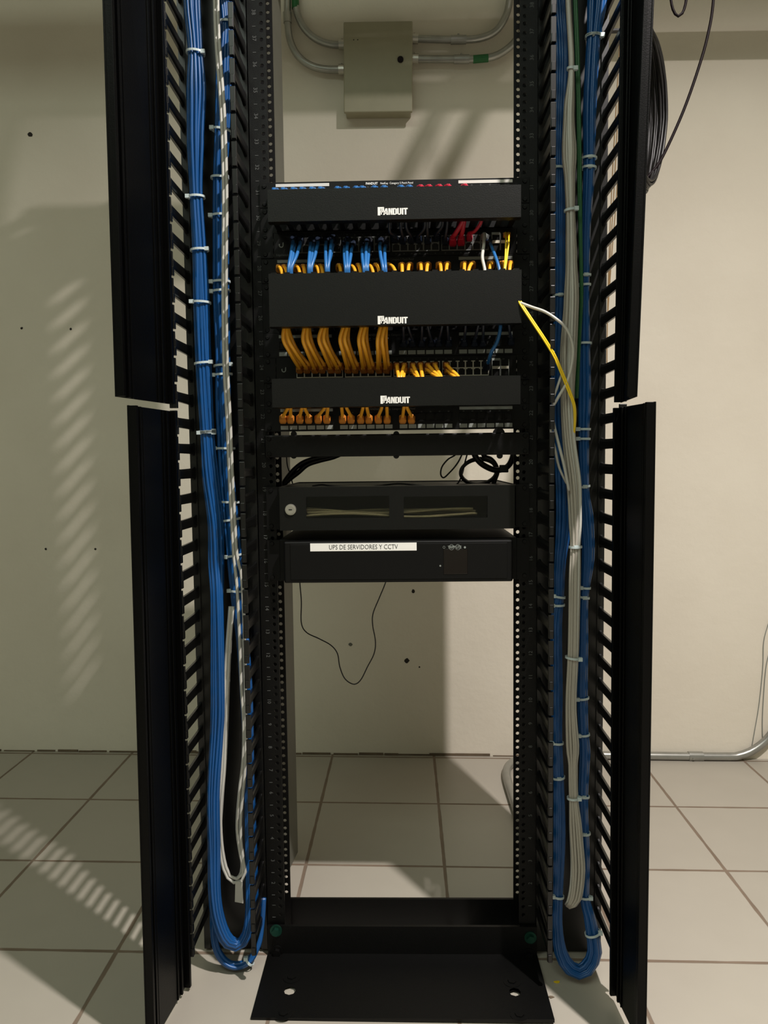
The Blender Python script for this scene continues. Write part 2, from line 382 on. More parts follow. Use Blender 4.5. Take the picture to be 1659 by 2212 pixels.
# ================================================================= ladder and tray added above the picture for their shadows on the wall
t = thing('shadow_ladder', 'black overhead cable ladder, unseen, added above the rack to shade the wall', 'cable ladder', (-.3, .15, 2.44), frame=ROOM)
LX0, LX1, LY0, LY1, LZ = -1.9, .72, .03, .33, 2.46
for yy in (LY0, LY1): obj('side_rail', box(B(), LX0, LX1, yy-.006, yy+.006, LZ-.02, LZ+.025), M_rack, t, bevel=.001)
r0 = None
for k in range(11):
    if r0 is None: r0 = obj('rung', box(B(), LX0+.06, LX0+.085, LY0+.006, LY1-.006, LZ-.012, LZ), M_rack, t)
    else: again(r0, t, (k*.24, 0, 0))
for xx in (LX0+.3, LX1-.3):
    for yy in (LY0, LY1): obj('hanger_rod', cyl(B(), (xx, yy, LZ+.025), 'z', .005, ZC-LZ-.025, 8), M_steel, t)
t = thing('network_cable_bundle', 'blue network cables added on the unseen overhead ladder to fill out its shadow', 'cable bundle', (-.3, .18, LZ), frame=ROOM)
rl = random.Random(3)
for k in range(30):
    y = LY0+.014+k*.0093; pts = [(LX0+(.56-LX0)*j/24, y+rl.uniform(-.004, .004), LZ+.004+rl.uniform(0, .012)) for j in range(25)]
    obj('cable', tube(B(), spline(pts, 48), .0038, 6), M_blue, t, smooth=True)

bm = B(); box(bm, .50, 2.2, .700, .703, 2.25, 2.315); box(bm, .50, 2.2, .703, .76, 2.25, 2.253); box(bm, .50, 2.2, .757, .760, 2.25, 2.30)  # tray added out of view to cast a shadow band on the wall
for xx in (.75, 1.4, 2.0): cyl(bm, (xx, .73, 2.25), 'z', .004, ZC-2.25, 8)
o = obj('shadow_tray', bm, M_galv, org=(.5, .73, 2.25), frame=ROOM); tag(o, 'narrow metal cable tray, unseen, added high at the right to shade the wall', 'cable tray')

# ================================================================= the rack frame
Z0, UH = 0.0737, 0.04445
HOLES = []
for k in range(47):
    z = Z0+k*UH
    HOLES += [z+.00635, z+.02222, z+.0381]
TOP = Z0+47*UH+.03
rack = thing('equipment_rack', 'black open two-post equipment rack standing on the tiled floor', 'rack', (0, 0, 0))
for s, nm in ((-1, 'left'), (1, 'right')):
    def X(a): return s*a
    post = B()
    box(post, min(X(.2545), X(.2575)), max(X(.2545), X(.2575)), 0.001, .078, .003, TOP)
    for y in (0, .075):
        xa, xb = sorted((X(.2245), X(.2575)))
        perf(post, xa, xb, HOLES, X(.2326), .0036, y, y+.003)
        box(post, xa, xb, y, y+.003, .003, HOLES[0]-.012); box(post, xa, xb, y, y+.003, HOLES[-1]+.012, TOP)
    obj('post', post, M_rack, rack)
    num = B()
    for k in range(45):
        z = Z0+k*UH+.0222+.0015
        if z > 1.80: break
        text_into(num, str(k+1), X(.2455), z+.001, -.0003, .0098, rot=-math.pi/2 if s < 0 else math.pi/2, align='CENTER')
        if s < 0: box(num, X(.2485), X(.2425), -.0006, -.0002, z-.0235, z-.0227)
    obj('number_lettering', num, M_dim, rack)
# feet: two angle irons, front and rear, with anchor holes
for yv, yo, nm in ((-.0035, -.178, 'front'), (.0875, .0815, 'rear')):
    bm = B()
    d = 1 if yo > yv else -1
    y0, y1 = sorted((yv, yv+d*.006))
    box(bm, -.257, .257, y0, y1, .004, .062)
    ya, yb = sorted((yv, yo))
    xs = [-.257, -.232, -.170, .170, .232, .257]; ym = -.112
    for i in range(5 if nm == 'front' else 0):
        if i in (1, 3):
            hx = -.2 if i == 1 else .2
            out = [(xs[i+1], ym), (xs[i+1], yb), (hx, yb), (xs[i], yb), (xs[i], ym), (xs[i], ya), (hx, ya), (xs[i+1], ya)]
            inn = [(hx+.0105*math.cos(q), ym+.0105*math.sin(q)) for q in [math.pi/4*j for j in range(8)]]
            for z in (.0015, .0075):
                F = [bm.verts.new((p[0], p[1], z)) for p in out]; G = [bm.verts.new((p[0], p[1], z)) for p in inn]
                for j in range(8): bm.faces.new((F[j], F[(j+1) % 8], G[(j+1) % 8], G[j]))
            for yy in (ya, yb): bm.faces.new([bm.verts.new(p) for p in ((xs[i], yy, .0015), (xs[i+1], yy, .0015), (xs[i+1], yy, .0075), (xs[i], yy, .0075))])
        else: box(bm, xs[i], xs[i+1], ya, yb, .0015, .0075)
    obj('base_angle', bm, M_rack, rack)
for px, py in ((596, 2011), (598, 2056), (1146, 2026), (1142, 2062)):
    p = at(px, py, -.012)
    bm = B(); cyl(bm, (p.x, -.0095, p.z), (0, -1, 0), .0115, .003, 20); cyl(bm, (p.x, -.0125, p.z), (0, -1, 0), .0075, .007, 6)
    obj('base_bolt', bm, M_bolt if py < 2030 else M_rack, rack)
for px, py in ((630, 2106), (612, 2184), (1106, 2120), (1122, 2192)):
    p = RINV @ atf(px, py, .01)
    bm = B(); cyl(bm, (p.x, p.y, .0075), 'z', .016, .0008, 26); cyl(bm, (p.x, p.y, .0083), 'z', .008, .002, 6)
    obj('base_washer', bm, M_rack, rack)
for yv in (-.004, .078):
    obj('top_bar', box(B(), -.257, .257, yv, yv+.006, TOP-.005, TOP+.07), M_rack, rack)

# ================================================================= vertical cable managers with their fingers and doors
FZ = [0.0737+.011+k*UH for k in range(48)]
def finger_bm(s, xin, z, y1, arch=True):
    """one finger pointing to the front; xin is its plane, s the side it belongs to"""
    bm = B(); prof = [(-.0025, -.0088), (.0025, -.0088), (.0038, -.005), (.0038, .005), (.0025, .0088), (-.0025, .0088), (-.0045, .004), (-.0045, -.004)]
    rings = []
    for yy, sc in ((.004, 1.5), (-.006, 1.2), (-.018, 1.03), (-.04, 1.0), (y1+.012, .95), (y1, 1.0)):
        rings.append([bm.verts.new((xin+p[0], yy, z+p[1]*sc)) for p in prof])
    for A, D in zip(rings, rings[1:]):
        for i in range(8): bm.faces.new((A[i], A[(i+1) % 8], D[(i+1) % 8], D[i]))
    bm.faces.new(rings[0]); bm.faces.new(rings[-1][::-1])
    return bm
def manager(s, label, xo, xi, y1, zoff):
    t = thing('vertical_cable_manager', label, 'cable manager', (s*(abs(xo)+abs(xi))/2, .03, 0))
    # spine: back plate and side webs
    sp = B()
    a, b = sorted((xo, xi))
    box(sp, a-.006, b+.006, .004, .012, .01, TOP)
    for xx in (xo, xi):
        box(sp, xx-.006, xx+.006, .000, .120 if xx == xi else .045, .01, TOP)  # inner web deepened to keep lamp light off the wall
    box(sp, a-.004, b+.004, .012, .045, TOP-.05, TOP); box(sp, a-.004, b+.004, .012, .045, .0, .03)
    obj('spine', sp, M_fing, t)
    first = {}
    for tag_, xx, yt in (('o', xo, y1), ('i', xi, y1+.004)):
        inward = 1 if (xx == xo) == (s < 0) else -1        # towards the middle of the manager's channel
        f0 = None
        for k, z in enumerate(FZ):
            if f0 is None:
                bm = finger_bm(s, xx, z+zoff, yt)
                # T-shaped head facing the front, turned outwards
                xa, xb = sorted((xx-inward*.010, xx+inward*.0025)) if tag_ == 'o' else (xx-.0045, xx+.0045)
                box(bm, xa, xb, yt-.003, yt+.002, z+zoff-.0203, z+zoff+.0203)
                box(bm, xx-.0035, xx+.0035, yt-.005, yt+.004, z+zoff-.0203, z+zoff-.006)
                f0 = obj('cable_finger', bm, M_fing, t, bevel=.0008); z00 = z
            else: again(f0, t, (0, 0, z-z00))
    # the rear channel of the same manager
    bm = B()
    for xx in (xo, xi):
        for z in FZ: box(bm, xx-.005, xx+.005, .045, .200, z-.0105, z+.0105)
        for z in FZ: box(bm, xx-.006, xx+.006, .195, .201, z-.018, z+.018)
    o = obj('rear_finger', bm, M_fing, t); o['kind'] = 'stuff'
    return t
manL = manager(-1, 'left vertical cable manager with rows of black plastic fingers', -.376, -.2655, -.100, 0)
manR = manager(1, 'right vertical cable manager with rows of black plastic fingers', .374, .2612, -.116, 0)
def door(name_label, far_b, near_b, far_t, near_t, z0, z1, inner):
    """a tall ribbed door standing open; far and near are its (x, y) edges at bottom and top"""
    t = thing('hinged_cover', name_label, 'cable manager door', (near_b[0], near_b[1], z0), 'open doors of the cable managers')
    def P(u, w, z):
        k = (z-z0)/(z1-z0)
        f = Vector(far_b).lerp(Vector(far_t), k); n = Vector(near_b).lerp(Vector(near_t), k)
        d = (n-f); L = d.length; d.normalize(); nrm = Vector((-d.y, d.x))*inner
        q = f+d*(u*L)+nrm*w
        return (q.x, q.y, z)
    def slab(u0, u1, w0, w1, za, zb, bm):
        v = [bm.verts.new(P(u, w, z)) for u in (u0, u1) for w in (w0, w1) for z in (za, zb)]
        for f in ((0, 1, 3, 2), (4, 6, 7, 5), (0, 4, 5, 1), (2, 3, 7, 6), (0, 2, 6, 4), (1, 5, 7, 3)): bm.faces.new([v[i] for i in f])
    bm = B(); slab(0, 1, -.003, 0, z0, z1, bm)
    obj('door_panel', bm, M_door, t, bevel=.0006)
    for u0, u1, w1 in ((0, .045, .010), (.13, .165, .0035), (.23, .25, .002), (.72, .75, .003), (.80, .84, .006), (.955, 1.0, .012)):
        bm = B(); slab(u0, u1, 0, w1, z0+.0005, z1-.0005, bm); obj('door_rib', bm, M_door, t, bevel=.0008)
    bm = B(); slab(-.03, .0, -.002, .006, z0+.02, z1-.02, bm); obj('hinge_rod', bm, M_fing, t)
    return t
door('upper left manager door standing open beside the left wall', (-.384, -.106), (-.414, -.27), (-.382, -.106), (-.409, -.27), 1.049, 2.17, 1)
door('lower left manager door standing open below the gap, reaching the floor', (-.382, -.106), (-.400, -.26), (-.386, -.106), (-.405, -.262), .012, 1.037, 1) if False else \
door('lower left manager door standing open below the gap, reaching the floor', (-.387, -.106), (-.405, -.262), (-.382, -.106), (-.400, -.26), .012, 1.037, 1)
door('upper right manager door hanging slightly askew above the gap', (.371, -.124), (.358, -.25), (.377, -.124), (.390, -.26), 1.040, 2.17, -1)
door('lower right manager door standing open next to the bright floor', (.373, -.122), (.381, -.26), (.369, -.122), (.383, -.26), .012, 1.032, -1)
# rear doors, seen only between the fingers; the right one added to block lamp light
bm = B(); pf, pn = (-.268, .202), (at(632, 1260, .36).x, .36)
for (x0_, y0_), (x1_, y1_) in ((pf, pn),):
    dx_, dy_ = x1_-x0_, y1_-y0_; L_ = math.hypot(dx_, dy_); nx, ny = -dy_/L_*.003, dx_/L_*.003
    prism(bm, [(x0_, y0_), (x1_, y1_), (x1_+nx, y1_+ny), (x0_+nx, y0_+ny)], 'z', .012, 2.17)
o = obj('rear_hinged_cover', bm, M_filler_litcover, org=(-.262, .2, .012), bevel=.0008); tag(o, 'black rear cover coloured grey as if lit, standing open behind the left rack post', 'cable manager door', 'open doors of the cable managers')
bm = B(); box(bm, .381, .384, .168, .34, .03, 2.17)
o = obj('rear_hinged_cover', bm, M_door, org=(.382, .168, .03)); tag(o, 'dark rear cover of the right cable manager, behind its fingers', 'cable manager door', 'open doors of the cable managers')

# ================================================================= bundles of cables
def dist_px(p):                                      # metres per pixel at a rack point
    return (RACK @ Vector(p)-CAM).dot(Fv)/FPX
def bundle(name, label, cat, path, n, r, m, ties=(), deep=.8, twist=2.0, steps=110, cable='cable', mats=None, group=None, tie_all=True, seed=1):
    rnd = random.Random(seed)
    P = [at(x, y, Y) for x, y, Y, w in path]; W = [w*dist_px(p) for p, (_, _, _, w) in zip(P, path)]
    for e in (0, -1):                                   # run on up to the ladder above the rack
        if path[e][1] < -50:
            p = P[e].copy(); q = Vector((p.x*1.0, p.y+.07, 2.25)) if p.x < 0 else Vector((p.x+.07, p.y+.06, 2.16)); q2 = Vector((p.x*.96, .10, 2.515)) if p.x < 0 else Vector((p.x+.24, .10, 2.515))
            if e == 0: P = [q2, q]+P; W = [W[0], W[0]]+W
            else: P = P+[q, q2]; W = W+[W[-1], W[-1]]
    steps = int(steps*1.35)
    C4 = spline([(p.x, p.y, p.z) for p in P], steps)
    # widths follow the same parameter
    L = [0]
    for i in range(len(P)-1): L.append(L[-1]+(P[i+1]-P[i]).length)
    Wd = []
    for k in range(steps+1):
        s = L[-1]*k/steps; i = 0
        while i < len(P)-2 and s > L[i+1]: i += 1
        q = min(1, max(0, (s-L[i])/(L[i+1]-L[i]))); q = q*q*(3-2*q); Wd.append(W[i]*(1-q)+W[i+1]*q)
    t = thing(name, label, cat, (P[0].x, P[0].y, min(p.z for p in P)), group)
    lat = []
    for k in range(steps+1):
        d = (C4[min(k+1, steps)]-C4[max(k-1, 0)]).normalized(); l = d.cross(Vector((0, 1, 0)))
        lat.append(l.normalized() if l.length > 1e-4 else (lat[-1] if lat else Vector((1, 0, 0))))
    ga = math.pi*(3-math.sqrt(5))
    for i in range(n):
        rad = math.sqrt((i+.5)/n); a0 = i*ga; f1, f2, p1, p2 = rnd.uniform(1, 4), rnd.uniform(1, 4), rnd.uniform(0, 6.3), rnd.uniform(0, 6.3)
        pts = []
        for k in range(steps+1):
            s = k/steps; a = a0+twist*math.sin(s*5+seed)*.35
            rr = min(.98, rad*(1+.12*math.sin(f1*6.3*s+p1))); R_ = max(Wd[k]-r, r*.3)
            pts.append(C4[k]+lat[k]*(rr*math.cos(a+.25*math.sin(f2*6.3*s+p2))*R_)+Vector((0, 1, 0))*(rr*math.sin(a+.25*math.sin(f2*6.3*s+p2))*R_*deep))
        obj(cable, tube(B(), pts, r, 7), mats[i % len(mats)] if mats else m, t, smooth=True)
    for tie in ties:
        y, side = tie[0], tie[1]; leg = tie[2] if len(tie) > 2 else 0
        best = None
        for k in range(steps+1):
            w = RACK @ C4[k]; d = w-CAM; py = IMH/2-FPX*d.dot(Uv)/d.dot(Fv)
            half = 0 if C4[k].z >= 0 else 0
            if leg == 0 and k > steps*.5 and len(tie) > 2: continue
            if leg == 1 and k < steps*.5: continue
            e = abs(py-y)
            if best is None or e < best[0]: best = (e, k)
        k = best[1]; c = C4[k]; l = lat[k]; dvec = (C4[min(k+1, steps)]-C4[max(k-1, 0)]).normalized()
        R_ = Wd[k]+.0012; tl = rnd.uniform(-.12, .12)
        bm = B(); seg = 24; rings = []
        for j in range(seg):
            an = 2*math.pi*j/seg; ca, sa = math.cos(an), math.sin(an)
            base = c+l*(ca*R_)+Vector((0, 1, 0))*(sa*(R_*deep+.0008))+dvec*(ca*R_*tl)
            nrm = (l*ca+Vector((0, 1, 0))*sa).normalized()
            rings.append([bm.verts.new(base+nrm*dx+dvec*dz) for dx, dz in ((-.0004, -.0019), (.0008, -.0019), (.0008, .0019), (-.0004, .0019))])
        for j in range(seg):
            A, D = rings[j], rings[(j+1) % seg]
            for q in range(4): bm.faces.new((A[q], A[(q+1) % 4], D[(q+1) % 4], D[q]))
        o = obj('cable_tie', bm, M_tie, t)
        hx = side*R_*.92
        hc = c+l*hx+Vector((0, -R_*deep*.55, 0))+dvec*(side*R_*tl)
        hb = B(); box(hb, hc.x-.0038, hc.x+.0038, hc.y-.0032, hc.y+.0028, hc.z-.0032, hc.z+.0032)
        ho = obj('tie_head', hb, M_tie, None, org=hc); ho.parent = o; ho.matrix_world = RACK @ Matrix.Translation(hc)
        ho.parent = None
        # keep the head as a sub-part in the tie's own frame
        ho.matrix_world = Matrix.Identity(4); ho.location = hc-ORG[t.name]; ho.parent = o
    return t

# left manager, outer blue bundle that loops at the floor and climbs back along the inner side
bundle('network_cable_bundle', 'large blue network cable bundle in the left manager, looping up again above the floor', 'cable bundle',
       [(415, -160, -.042, 22), (414, -60, -.042, 21), (416, 20, -.042, 20), (422, 105, -.042, 18), (424, 200, -.042, 25), (422, 300, -.042, 23), (424, 420, -.042, 17), (431, 540, -.042, 18), (435, 660, -.042, 19), (440, 790, -.042, 18),
        (448, 937, -.042, 16), (455, 1030, -.042, 19), (466, 1130, -.042, 18), (468, 1215, -.042, 19), (470, 1297, -.06, 16), (471, 1468, -.065, 17), (471, 1540, -.065, 17), (468, 1597, -.065, 16), (461, 1713, -.07, 15), (462, 1830, -.07, 15),
        (463, 1930, -.075, 15), (472, 1990, -.075, 16), (491, 2032, -.075, 16), (517, 2040, -.07, 14), (536, 2008, -.065, 13), (541, 1940, -.06, 12), (540, 1820, -.042, 12), (538, 1650, -.042, 12), (535, 1500, -.045, 12), (527, 1380, -.04, 12)],
       26, .0031, M_blue, ties=[(105, 1, 0), (420, -1, 0), (542, 1, 0), (660, -1, 0), (787, 1, 0), (937, -1, 0), (1215, 1, 0), (1297, 1, 0), (1468, 0, 0), (1512, 1, 0), (1597, 0, 0), (1713, 1, 0), (1830, 1, 0)], seed=3, steps=150)
bundle('network_cable_bundle', 'inner blue network cable bundle behind the pale cable pair in the left manager', 'cable bundle',
       [(484, -150, -.026, 20), (486, 0, -.026, 19), (488, 60, -.026, 17), (482, 150, -.026, 20), (478, 290, -.026, 19), (474, 400, -.026, 17), (476, 520, -.026, 19), (477, 640, -.026, 19), (481, 760, -.026, 18), (482, 880, -.026, 20),
        (488, 1000, -.026, 20), (497, 1100, -.026, 19), (506, 1200, -.026, 17), (514, 1300, -.026, 15), (524, 1400, -.026, 13), (532, 1550, -.026, 12), (540, 1700, -.026, 12), (545, 1850, -.026, 12), (548, 1960, -.026, 12)],
       22, .0031, M_blue, ties=[(55, -1), (290, -1), (385, 1), (463, -1), (605, -1), (632, -1), (787, 1), (817, -1), (963, -1), (1075, -1), (1126, -1), (1195, -1), (1277, -1)], seed=5, steps=110)
bundle('network_cable_bundle', 'small blue cable loop hanging lowest at the foot of the left manager', 'cable bundle',
       [(462, 1880, -.045, 9), (461, 1960, -.05, 9), (462, 2030, -.055, 10), (478, 2070, -.06, 11), (505, 2087, -.062, 11), (536, 2078, -.055, 10), (557, 2045, -.045, 7), (566, 2000, -.03, 6), (570, 1940, -.02, 6)],
       9, .0031, M_blue, ties=[(2075, 1, 1)], seed=6, steps=60)
# right manager
bundle('network_cable_bundle', 'blue network cable bundle forming a long U loop around the grey cables on the right', 'cable bundle',
       [(1200, -160, -.045, 17), (1207, 0, -.045, 17), (1214, 120, -.045, 16), (1211, 240, -.045, 14), (1208, 370, -.045, 13), (1208, 450, -.045, 14), (1209, 640, -.045, 13), (1205, 760, -.045, 16), (1205, 900, -.045, 17), (1215, 1000, -.045, 20), (1217, 1130, -.045, 19),
        (1209, 1220, -.045, 14), (1207, 1290, -.045, 12), (1201, 1350, -.045, 14), (1202, 1480, -.045, 14), (1203, 1597, -.05, 12), (1206, 1675, -.05, 12), (1208, 1800, -.055, 14), (1205, 1942, -.06, 11), (1204, 2000, -.065, 12), (1212, 2060, -.075, 15), (1235, 2095, -.08, 17), (1262, 2098, -.08, 19),
        (1284, 2065, -.075, 17), (1281, 2020, -.07, 15), (1270, 1965, -.065, 12), (1263, 1940, -.06, 11), (1263, 1850, -.055, 12), (1260, 1730, -.05, 11), (1264, 1620, -.05, 12), (1261, 1590, -.05, 11), (1258, 1500, -.05, 12), (1260, 1400, -.05, 11), (1262, 1295, -.05, 9), (1270, 1200, -.05, 15), (1266, 1120, -.05, 17), (1262, 1056, -.05, 11), (1260, 950, -.05, 13), (1262, 850, -.05, 16), (1262, 745, -.05, 14), (1264, 620, -.05, 10), (1266, 500, -.045, 11),
        (1272, 370, -.045, 14), (1274, 230, -.045, 16), (1282, 85, -.045, 16), (1290, 0, -.045, 23), (1296, -120, -.045, 24)],
       26, .0030, M_blue, ties=[(370, -1, 0), (640, 0, 0), (1290, -1, 0), (1308, -1, 0), (1597, -1, 0), (1675, 0, 0), (1942, -1, 0), (2020, -1, 1), (1943, -1, 1), (1805, 0, 1), (1728, 0, 1), (1590, 1, 1), (1505, 1, 1), (1295, 0, 1), (1273, 1, 1), (1056, 0, 1), (951, 1, 1), (928, 1, 1), (745, 1, 1), (620, 1, 1), (594, 0, 1), (373, 0, 1), (336, 0, 1), (85, 0, 1), (70, -1, 1)], seed=8, steps=230)
bundle('network_cable_bundle', 'long bundle of grey network cables in front of the blue ones in the right manager', 'cable bundle',
       [(1224, -160, -.085, 8), (1227, 0, -.085, 7), (1234, 140, -.085, 7), (1228, 240, -.085, 14), (1228, 330, -.085, 19), (1230, 390, -.085, 13), (1232, 460, -.085, 11), (1234, 560, -.085, 13), (1234, 650, -.085, 17), (1228, 760, -.085, 19), (1226, 860, -.085, 16), (1230, 950, -.085, 16), (1240, 1040, -.085, 17), (1243, 1120, -.085, 15),
        (1243, 1180, -.085, 12), (1241, 1260, -.085, 14), (1238, 1400, -.085, 14), (1233, 1520, -.085, 14), (1236, 1610, -.085, 16), (1237, 1655, -.085, 11), (1238, 1718, -.085, 11), (1243, 1800, -.085, 16), (1247, 1880, -.085, 18), (1240, 1940, -.085, 17), (1226, 1957, -.08, 9)],
       20, .0026, M_grey, ties=[(143, 1), (456, 1), (1180, 0), (1420, 1), (1718, 1)], seed=9, steps=150, mats=[M_grey, M_grey, M_white, M_grey])
bundle('network_cable_bundle', 'thin green and pale cables running between grey and blue bundles at upper right', 'cable bundle',
       [(1238, -150, -.07, 6), (1243, 0, -.07, 7), (1247, 120, -.07, 7), (1250, 250, -.07, 6), (1252, 400, -.07, 6), (1254, 520, -.07, 5), (1256, 640, -.07, 5), (1251, 740, -.065, 5), (1246, 860, -.06, 5)],
       4, .0026, M_green, mats=[M_green, M_green, M_green, M_grey], seed=10, steps=60)
# pale cables of the left manager
def loose(name, label, cat, path, r, m, group=None, steps=80, part=None, extra=None):
    P = [at(*p) for p in path]
    for e in (0, -1):                                   # cables that leave the picture run on up to the overhead ladder
        if path[e][1] < -50:
            p = P[e].copy(); q = Vector((p.x, p.y+.01, 2.28)); q2 = Vector((min(p.x, .70), min(max(p.y, .08), .30), 2.50))
            P = [q2, q]+P if e == 0 else P+[q, q2]; steps += 12
    o = obj(name, tube(B(), spline(P, steps), r, 8), m, org=(P[-1].x, P[-1].y, P[-1].z), smooth=True)
    tag(o, label, cat, group); return o
W1 = [(461, -150), (463, -20), (465, 60), (470, 140), (477, 230), (481, 330), (483, 440), (482, 560), (482, 680), (484, 790), (490, 900), (494, 1000), (499, 1100), (505, 1200), (512, 1270), (517, 1370), (521, 1480), (526, 1560), (525, 1640), (517, 1710), (512, 1790), (520, 1850), (526, 1880), (516, 1898), (500, 1896), (488, 1872), (479, 1820), (477, 1750), (484, 1670), (488, 1580), (491, 1500), (496, 1400), (503, 1310)]
W2 = [(x+7, y) for x, y in W1[:14]]+[(521, 1240), (526, 1320), (529, 1420), (530, 1520), (531, 1600), (528, 1680), (521, 1750), (520, 1810), (526, 1860), (530, 1885), (519, 1905), (499, 1904), (483, 1878), (473, 1820), (471, 1750), (478, 1670), (482, 1580), (485, 1500), (490, 1400), (497, 1310)]
loose('pale_cable', 'left one of the two pale cables running side by side in the left manager', 'cable', [(x, y, -.060) for x, y in W1], .0029, M_white, 'pale cable pair', 160)
loose('pale_cable', 'right one of the two pale cables running side by side in the left manager', 'cable', [(x, y, -.061) for x, y in W2], .0029, M_white, 'pale cable pair', 160)
loose('pale_cable', 'third pale cable joining the low loop left of the pair', 'cable', [(500, 1330, -.055), (494, 1450, -.055), (490, 1560, -.055), (486, 1650, -.055), (480, 1720, -.055), (476, 1800, -.055), (482, 1866, -.055), (498, 1894, -.055), (514, 1896, -.055), (523, 1870, -.055), (516, 1800, -.055), (522, 1720, -.055), (530, 1620, -.055), (529, 1500, -.052), (524, 1380, -.052)], .0032, M_white, 'pale cable pair', 110)
p0, p1 = at(509, 1903, -.064), at(526, 1950, -.064)
bm = B(); pts = [(p0.x, p0.z), (at(524, 1903, -.064).x, p0.z), (p1.x, p1.z), (at(508, 1948, -.064).x, p1.z+.003)]
prism(bm, pts, 'y', -.0665, -.064); o = obj('cable_tag', bm, M_white, org=(p0.x, -.064, p0.z)); tag(o, 'pale tape tag hanging below the loop of pale cables', 'tag')

# ================================================================= rack equipment
def Zu(z): return z
G = [1.448, 1.4035, 1.359, 1.3146, 1.270, 1.181, 1.1368, 1.0923, 1.048, 1.0034]
GX = [-.2118+g*.10885 for g in range(4)]; PITCH_ = .01633
def screws(t, z0, z1, y):
    first = None
    for x in (-.2326, .2326):
        for z in (z0+.0065, z1-.0065):
            if first is None:
                bm = B(); cyl(bm, (x, y, z), (0, -1, 0), .0042, .0022, 14, .0034); box(bm, x-.0026, x+.0026, y-.0028, y-.0021, z-.0004, z+.0004)
                first = obj('mounting_screw', bm, M_blk if random.random() < 0 else M_rack, t); f0 = (x, z)
            else: again(first, t, (x-f0[0], 0, z-f0[1]))
def jack_bm(x, z, y):
    bm = B(); w, h = .0075, .0072
    box(bm, x-w, x-w+.0014, y-.002, y+.006, z-h, z+h); box(bm, x+w-.0014, x+w, y-.002, y+.006, z-h, z+h)
    box(bm, x-w, x+w, y-.002, y+.006, z+h-.0014, z+h); box(bm, x-w, x+w, y-.002, y+.006, z-h, z-h+.0014)
    box(bm, x-w, x+w, y+.0045, y+.006, z-h, z+h)
    box(bm, x-.003, x+.003, y-.0015, y+.005, z-h, z-h+.003)
    return bm
def patch_panel(label, zt, bright=False, printtext=True):
    z1, z0 = zt-.0001, zt-.0443
    t = thing('patch_bay', label, 'patch panel', (0, 0, z0), 'patch panels')
    bm = B(); prism(bm, [(-.2412, z0), (.2412, z0), (.2412, z1), (-.2412, z1)], 'y', -.0042, -.0012)
    box(bm, -.2235, .2235, .0012-.0024, .022, z1-.0035, z1-.001); box(bm, -.2235, .2235, -.0012, .022, z0+.001, z0+.003)
    obj('faceplate', bm, M_panel, t, bevel=.0006)
    j0 = None; l0 = None
    for g in range(4):
        bm = B(); box(bm, GX[g], GX[g]+.0960, -.0050, -.0042, z1-.0085, z1-.0032)
        if g in (0, 3): obj('designation_strip', bm, M_strip if bright else M_label, t)
        else: bm.free()
        for k in range(6):
            x = GX[g]+.0071+k*PITCH_
            if j0 is None:
                j0 = obj('jack', jack_bm(x, zt-.0215, -.0045), M_panel, t); x00 = x
                l0 = obj('port_label', box(B(), x-.0071, x+.0071, -.0056, -.0042, z0+.0032, z0+.0105), M_label, t, bevel=.0004)
            else: again(j0, t, (x-x00, 0, 0)); again(l0, t, (x-x00, 0, 0))
    bm = B(); q = 0
    for g in range(4):
        for k in range(6):
            q += 1; text_into(bm, str(q), GX[g]+.0071+k*PITCH_, z1-.0115, -.0045, .0034, align='CENTER')
    obj('port_numbers', bm, M_dim, t)
    bm = B(); text_into(bm, 'PANDUIT', -.0505, z1-.0056, -.0045, .0056, sx=.9, bold=.025); text_into(bm, 'NetKey  Category 5 Patch Panel', -.0245, z1-.0056, -.0045, .0052, sx=.86)
    obj('panel_lettering', bm, M_print if bright else M_dim, t)
    screws(t, z0, z1, -.0042)
    return t
patch_panel('topmost black patch panel with white strips and blue and red plugs', G[0], True)
patch_panel('black patch panel between the upper switch and the tall cover', G[3], False)
patch_panel('black patch panel with grey label row under the tall cover', G[5], False)
patch_panel('lowest black patch panel with full row of grey label windows', G[8], False)

def logo_big(bm, x, z, y, h, wd):
    """PANDUIT in heavy slab capitals, the P taller than the rest; unit = one hundredth of the width"""
    u = wd/100.0; k = h*.92; zb = z-h*.50; zt_ = zb+k
    def r(x0, x1, f0, f1, hh=None, b0=None):
        H_ = k if hh is None else hh; base = zb if b0 is None else b0
        box(bm, x+x0*u, x+x1*u, y-.0004, y-.0001, base+f0*H_, base+f1*H_)
    hp = k*1.26; bp = zb-k*.06
    r(0, 8.5, 0, 1, hp, bp); r(8.5, 21, .84, 1, hp, bp); r(15, 21.5, .42, .90, hp, bp); r(8.5, 20, .36, .52, hp, bp); r(10.2, 13.5, .1, .84, hp, bp)
    def quad(p):
        v = [bm.verts.new((x+a*u, y-.0004, zb+c*k)) for a, c in p]; bm.faces.new(v)
    quad([(17.5, 0), (23, 0), (30, 1), (26, 1)]); quad([(28, 1), (32, 1), (34.5, 0), (29, 0)]); r(21, 32, .16, .38)   # A
    r(35.5, 40, 0, 1); quad([(39, 1), (42, 1), (47, 0), (43, 0)]); r(44.5, 49, 0, 1)                                  # N
    r(50, 55, 0, 1); r(55, 60, .84, 1); r(55, 60, 0, .16); r(58.5, 64, .08, .92)                                      # D
    r(65, 70, .1, 1); r(68, 76, 0, .18); r(74, 79, .1, 1)                                                             # U
    r(80.5, 85.5, 0, 1)                                                                                               # I
    r(86.3, 100, .80, 1); r(90, 95.5, 0, .85)                                                                         # T
